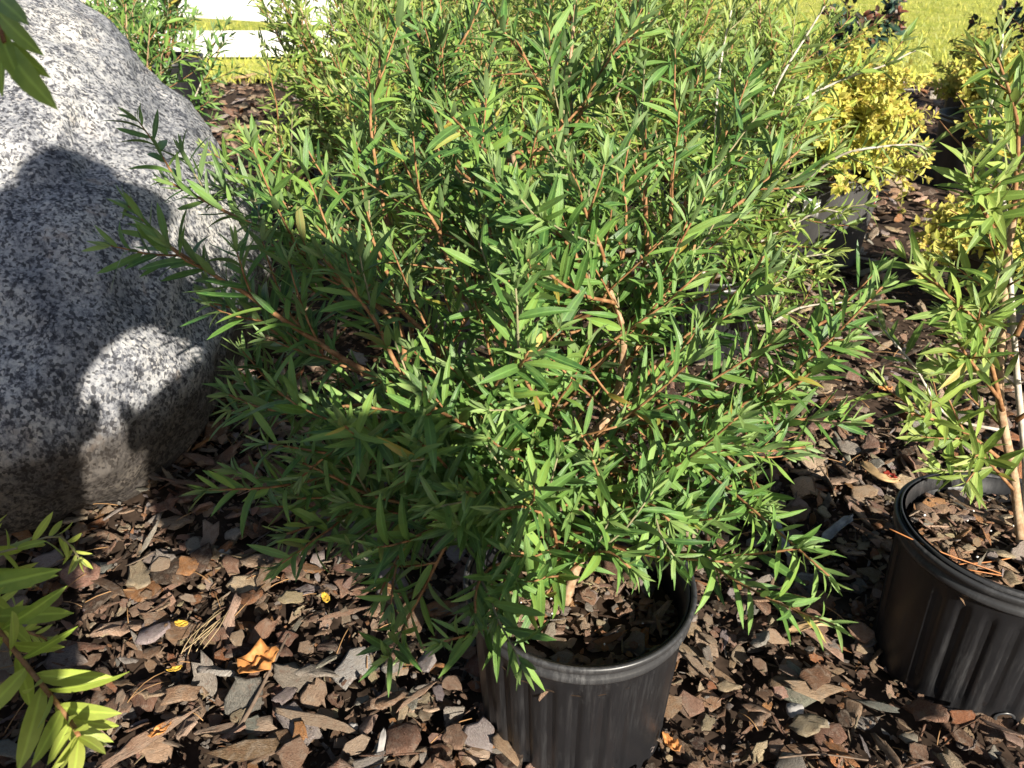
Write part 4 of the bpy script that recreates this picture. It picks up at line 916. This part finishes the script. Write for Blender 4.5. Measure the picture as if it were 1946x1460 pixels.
dry_leaf((305, 1388), .030, 'dry_leaf', 'tan fallen leaf near the tip of the low sunlit branch', 'fallen_leaf', 7, .5, 2)
dry_leaf((1275, 1415), .030, 'dry_leaf', 'curled rust-red fallen leaf against the foot of the front pot', 'fallen_leaf', 8, .5, 3, .3)
dry_leaf((1690, 905), .028, 'leaf_red', 'dark red fallen leaf behind the pot with the drain hole', 'fallen_leaf', 9, .5, 3, .3)
dry_leaf((1680, 740), .032, 'dry_leaf', 'amber fallen leaf on sunlit mulch past the upright bottlebrush', 'fallen_leaf', 10, .6, 3, .3)
def stone(px, size, label, seed, mat='pebble', z=.016):
    c = np.array(gpx(*px, z)); K, NR = 12, 7; V = []
    for i in range(NR + 1):
        th = math.pi * i / NR
        for j in range(K):
            a = 2 * math.pi * j / K; d = Vector((math.sin(th) * math.cos(a), math.sin(th) * math.sin(a) * .8, math.cos(th) * .6)); d = d * (1 + .45 * mnoise.noise(d * 1.4 + Vector((seed, 0, 0))) + .2 * mnoise.noise(d * 4 + Vector((seed, 0, 0))))
            V.append(tuple(np.array(d) * size * .5 + c))
    F = []
    for i in range(NR):
        for j in range(K): a, b, k = i * K, (i + 1) * K, (j + 1) % K; F += [(a + j, b + j, b + k), (a + j, b + k, a + k)]
    link('pebble', np_mesh('pebble', V, F), M[mat], None, None, label, 'pebble')
stone((1509, 1350), .026, 'round whitish pebble on mulch between the two front pots', 1, z=.016)
stone((1566, 1378), .019, 'smaller pale pebble next to the round whitish one', 2, z=.014)
stone((672, 1382), .016, 'oval tan pebble in front of the wide bottlebrush', 3, z=.016)
stone((425, 1050), .020, 'flat pale pebble in shade at the boulder foot', 4, z=.016)
# pine needles: loose straw nobody could count, and the orange ones lying over the right pot's edge
nl = []
for k in range(260):
    x, y = rng.uniform(-1.0, 1.2), rng.uniform(.45, 2.2)
    if not free(x, y, -.03): continue
    a = rng.uniform(0, 6.28); L = rng.uniform(.03, .09); b = rng.normal(0, .15); z = gh(x, y) + rng.uniform(.018, .034)
    pts = [Vector((x + math.cos(a + b * t) * L * t, y + math.sin(a + b * t) * L * t, z + .006 * math.sin(3 * t))) for t in np.linspace(0, 1, 5)]
    nl.append(tube_arrays(pts, [.0008] * 5, 4))
v, f = join(nl); link('pine_straw', np_mesh('pine_straw', v, f), M['straw'], ground, 'stuff')
bunch = []
for k in range(8):
    a = gpx(rng.uniform(340, 390), rng.uniform(1215, 1245), rng.uniform(.02, .03)); b = gpx(rng.uniform(410, 435), rng.uniform(1155, 1175), rng.uniform(.028, .045)); m = a.lerp(b, .5) + Vector((rng.normal(0, .006), rng.normal(0, .006), .006))
    bunch.append(tube_arrays(smooth_path([a, m, b], .012), [.0007] * len(smooth_path([a, m, b], .012)), 4))
v, f = join(bunch); link('dry_grass_tuft', np_mesh('dry_grass_tuft', v, f), M['grass_straw'], None, 'stuff', 'tuft of dry straw on mulch between boulder and front pot', 'straw')
zr = soil_right.z + .012
for pts, lab in (([atZ(1690, 1005, zr + .036), atZ(1790, 1050, zr + .022), atZ(1902, 1090, zr)], 'orange pine needle lying across the edge of the pot with the drain hole'),
                 ([atZ(1815, 1073, zr + .004), atZ(1880, 1068, zr + .006), atZ(1938, 1057, zr)], 'orange pine needle on the bark at the pale trunk foot'),
                 ([atZ(1835, 1082, zr + .005), atZ(1870, 1088, zr + .004), atZ(1903, 1094, zr)], 'short orange pine needle on bark beside the crossing needle')):
    litter_tube('pine_needle', lab, 'pine needle', pts, .0010, .0008, 'needle', None, 5)

# ------------------------------------------------------------------ labels on pots
def sticker(name, label, key, ang, z, wdt, hgt, mat, rim_mat=None):
    x, y, h, rt, rb = POTS[key]; base = Vector((x, y, gh(x, y) - .006)); rr = rb + (rt - .005 - rb) * z / (h - .034) + .0022
    def patch(w_, h_, off):
        V = []; F = []; n = 6
        for i in range(n + 1):
            a = R(ang) + (i / n - .5) * w_ / rr
            for zz in (-.5, .5):
                for o_ in (off, off - .0012): V.append((base.x + (rr + o_ + (zz * h_) * .09) * math.cos(a), base.y + (rr + o_ + (zz * h_) * .09) * math.sin(a), base.z + z + zz * h_))
        for i in range(n):
            a, b = i * 4, i * 4 + 4; F += [(a, b, b + 2), (a, b + 2, a + 2), (a + 1, b + 3, b + 1), (a + 1, a + 3, b + 3), (a + 2, b + 2, b + 3), (a + 2, b + 3, a + 3), (a, a + 1, b + 1), (a, b + 1, b)]
        return np_mesh(name, V, F, smooth=False)
    o = link(name, patch(wdt, hgt, .0), M[rim_mat or mat], None, None, label, 'label')
    if rim_mat: o2 = link('paper_centre', patch(wdt * .66, hgt * .66, .0012), M[mat], o)
sticker('pot_sticker', 'small white sticker with orange-red border on the grey pot', 'grey', -35, .225, .024, .028, 'label_white', 'label_red')
sticker('pot_label', 'white plant label stuck on the shaded side of the grey pot', 'grey', -118, .215, .05, .06, 'label_white')
sticker('pot_sticker', 'small red tag on the black pot of the low golden shrub', 'golden_low', -118, .12, .022, .020, 'label_red')

# ------------------------------------------------------------------ the person standing at the camera's side, whose shadow falls on the boulder; hat and bag added to shape it
def skin_body(name, joints, edges, mat, parent, root=0, sub=2):
    me = bpy.data.meshes.new(name); me.from_pydata([j[:3] for j in joints], edges, []); me.materials.append(mat)
    o = link(name, me, None, parent)
    m = o.modifiers.new('skin', 'SKIN'); m.use_smooth_shade = True
    sv = me.skin_vertices[0].data if me.skin_vertices else None
    if sv is None:
        bpy.context.view_layer.objects.active = o; bpy.ops.mesh.customdata_skin_add(); sv = me.skin_vertices[0].data
    for v, j in zip(sv, joints): v.radius = (j[3], j[4] if len(j) > 4 else j[3])
    sv[root].use_root = True
    o.modifiers.new('sub', 'SUBSURF').levels = sub; o.modifiers['sub'].render_levels = sub; return o
def clothes():
    k = NT('person_clothes'); g = k.n('ShaderNodeTexCoord').outputs['Object']; z = k.n('ShaderNodeSeparateXYZ'); k.set(z.inputs[0], g)
    a = k.noise(g, 60, 3); c = k.mix(k.math('GREATER_THAN', z.outputs[2], 0.93), (0.03, 0.04, 0.07), (0.10, 0.15, 0.25))
    c = k.mix(k.math('GREATER_THAN', z.outputs[2], 1.455), c, (0.45, 0.28, 0.20))
    c = k.mix(k.math('GREATER_THAN', z.outputs[1], -0.175), c, k.mix(k.math('LESS_THAN', z.outputs[2], 0.2), (0.45, 0.28, 0.20), (0.03, 0.02, 0.015)))
    c = k.mix(k.math('LESS_THAN', z.outputs[2], 0.10), c, (0.03, 0.02, 0.015))
    k.base(k.mix(k.math('MULTIPLY', a, .3), c, (0.02, 0.02, 0.03)), 0.9, 0.1); k.bump(a, .3, .004); return k.m
M['clothes'] = clothes()
pe = thing('person', 'person in blue shirt, dark trousers and an added brimmed hat, both hands raised', 'person', (-.03, -.40, 0))
J = [(.045, -.42, .95, .17, .11), (.045, -.41, 1.10, .14, .10), (.07, -.40, 1.26, .125, .10), (.17, -.38, 1.40, .115, .09), (.24, -.37, 1.49, .055), (.27, -.36, 1.55, .07),
     (.05, -.36, 1.40, .085), (.02, -.36, 1.14, .060), (.01, -.22, 1.02, .042), (.005, -.14, .97, .034, .020),
     (.34, -.38, 1.43, .072), (.58, -.36, 1.31, .050), (.27, -.26, 1.10, .042), (.12, -.15, .965, .034, .020),
     (-.07, -.42, .87, .082), (-.09, -.38, .50, .058), (-.10, -.44, .09, .042), (-.10, -.35, .04, .040, .030), (-.10, -.26, .03, .035, .022),
     (.03, -.42, .87, .082), (.00, -.40, .50, .058), (-.01, -.46, .09, .042), (.0, -.37, .04, .040, .030), (.0, -.28, .03, .035, .022)]
E_ = [(0, 1), (1, 2), (2, 3), (3, 4), (4, 5), (3, 6), (6, 7), (7, 8), (8, 9), (3, 10), (10, 11), (11, 12), (12, 13), (0, 14), (14, 15), (15, 16), (16, 17), (17, 18), (0, 19), (19, 20), (20, 21), (21, 22), (22, 23)]
body = skin_body('body', J, E_, M['clothes'], pe)
def fingers(px_, d, side):
    for i in range(5):
        b = Vector(px_) + Vector((side * .004, .006, -.018 + .012 * i)); L = (.055, .070, .076, .070, .050)[i]
        dd = Vector(d) + Vector((0, 0, -.12 + .06 * i)) if i < 4 else Vector((side * .5, .5, .7)); dd.normalize()
        p = smooth_path([b - dd * .02, b + dd * L * .5, b + dd * L + Vector((-side * .012, 0, 0))], .012); v, f = tube_arrays(p, [.0085 - .002 * k / len(p) for k in range(len(p))], 8); link('finger', np_mesh('finger', v, f), M['skin'], body)
fingers((.005, -.135, .97), (.35, .9, .1), 1); fingers((.12, -.145, .965), (-.45, .85, .1), -1)
def blob(name, c, r, mat, par, f=None):
    V = []; K, NR = 28, 18; F = []
    for i in range(NR + 1):
        th = math.pi * i / NR
        for j in range(K):
            a = 2 * math.pi * j / K; d = Vector((math.sin(th) * math.cos(a), math.sin(th) * math.sin(a), math.cos(th)))
            q = Vector((d.x * r[0], d.y * r[1], d.z * r[2])); q = f(q, d) if f else q; V.append(tuple(q + Vector(c)))
    for i in range(NR):
        for j in range(K): a, b, k = i * K, (i + 1) * K, (j + 1) % K; F += [(a + j, b + j, b + k), (a + j, b + k, a + k)]
    return link(name, np_mesh(name, V, F), mat, par)
def face(q, d):
    if d.y > .6: q.y += .018 * math.exp(-((d.x / .16) ** 2 + ((d.z + .12) / .25) ** 2))     # nose
    if d.z < -.3: q.x *= 1 + .28 * (d.z + .3); q.y *= 1 + .1 * (d.z + .3)
    return q
hd = blob('head', (.27, -.335, 1.545), (.076, .096, .118), M['skin'], pe, face)
for sx in (-1, 1):
    blob('eye', (.27 + sx * .031, -.335 + .083, 1.555), (.012, .008, .008), M['label_white'], hd); blob('ear', (.27 + sx * .076, -.335, 1.54), (.012, .022, .032), M['skin'], hd)
blob('mouth', (.27, -.335 + .088, 1.492), (.024, .006, .006), M['label_red'], hd)
blob('hair', (.27, -.345, 1.562), (.083, .098, .108), M['hair'], hd, lambda q, d: Vector((q.x, min(q.y, .062 if d.z < .45 else .09), q.z)))
v, f = lathe([(0, .125, 0), (.05, .122, 0), (.085, .09, 0), (.095, .03, 0), (.10, .012, 0), (.14, .004, 0), (.175, -.012, 0), (.174, -.016, 0), (.10, .006, 0), (.092, .02, 0)], 40)
link('hat', np_mesh('hat', v + np.array((.25, -.34, 1.570)), f), M['wood_tan'], pe)  # brim added to shape the shadow outline on the boulder

bag = thing('shadow_bag', 'unseen bag added for its shadow, hanging from the forearm of the person', 'bag', (.405, -.32, .86))  # unseen, added to shade the boulder foot and the lower foliage
V = []; K = 24
for i, (zz, g_) in enumerate(((.86, .80), (.875, .95), (.93, 1.03), (1.0, 1.0), (1.06, .93), (1.11, .86))):
    for j in range(K):
        a = 2 * math.pi * j / K; c_, s_ = math.cos(a), math.sin(a)
        V.append((.405 + .165 * g_ * math.copysign(abs(c_) ** .5, c_) + .006 * mnoise.noise(Vector((a, zz * 9, 0))), -.32 + .06 * g_ * math.copysign(abs(s_) ** .6, s_), zz))
F = [(i * K + j, i * K + (j + 1) % K, (i + 1) * K + (j + 1) % K) for i in range(5) for j in range(K)] + [(i * K + j, (i + 1) * K + (j + 1) % K, (i + 1) * K + j) for i in range(5) for j in range(K)]
V.append((.405, -.32, .858)); F += [(len(V) - 1, (j + 1) % K, j) for j in range(K)]
link('shadow_bag_body', np_mesh('shadow_bag_body', V, F), M['trousers'], bag)
sp_ = smooth_path([(.33, -.32, 1.09), (.36, -.325, 1.15), (.44, -.325, 1.275), (.50, -.325, 1.17), (.52, -.32, 1.09)], .01)
v, f = tube_arrays(sp_, [.010] * len(sp_), 8); link('strap', np_mesh('strap', v, f), M['trousers'], bag)
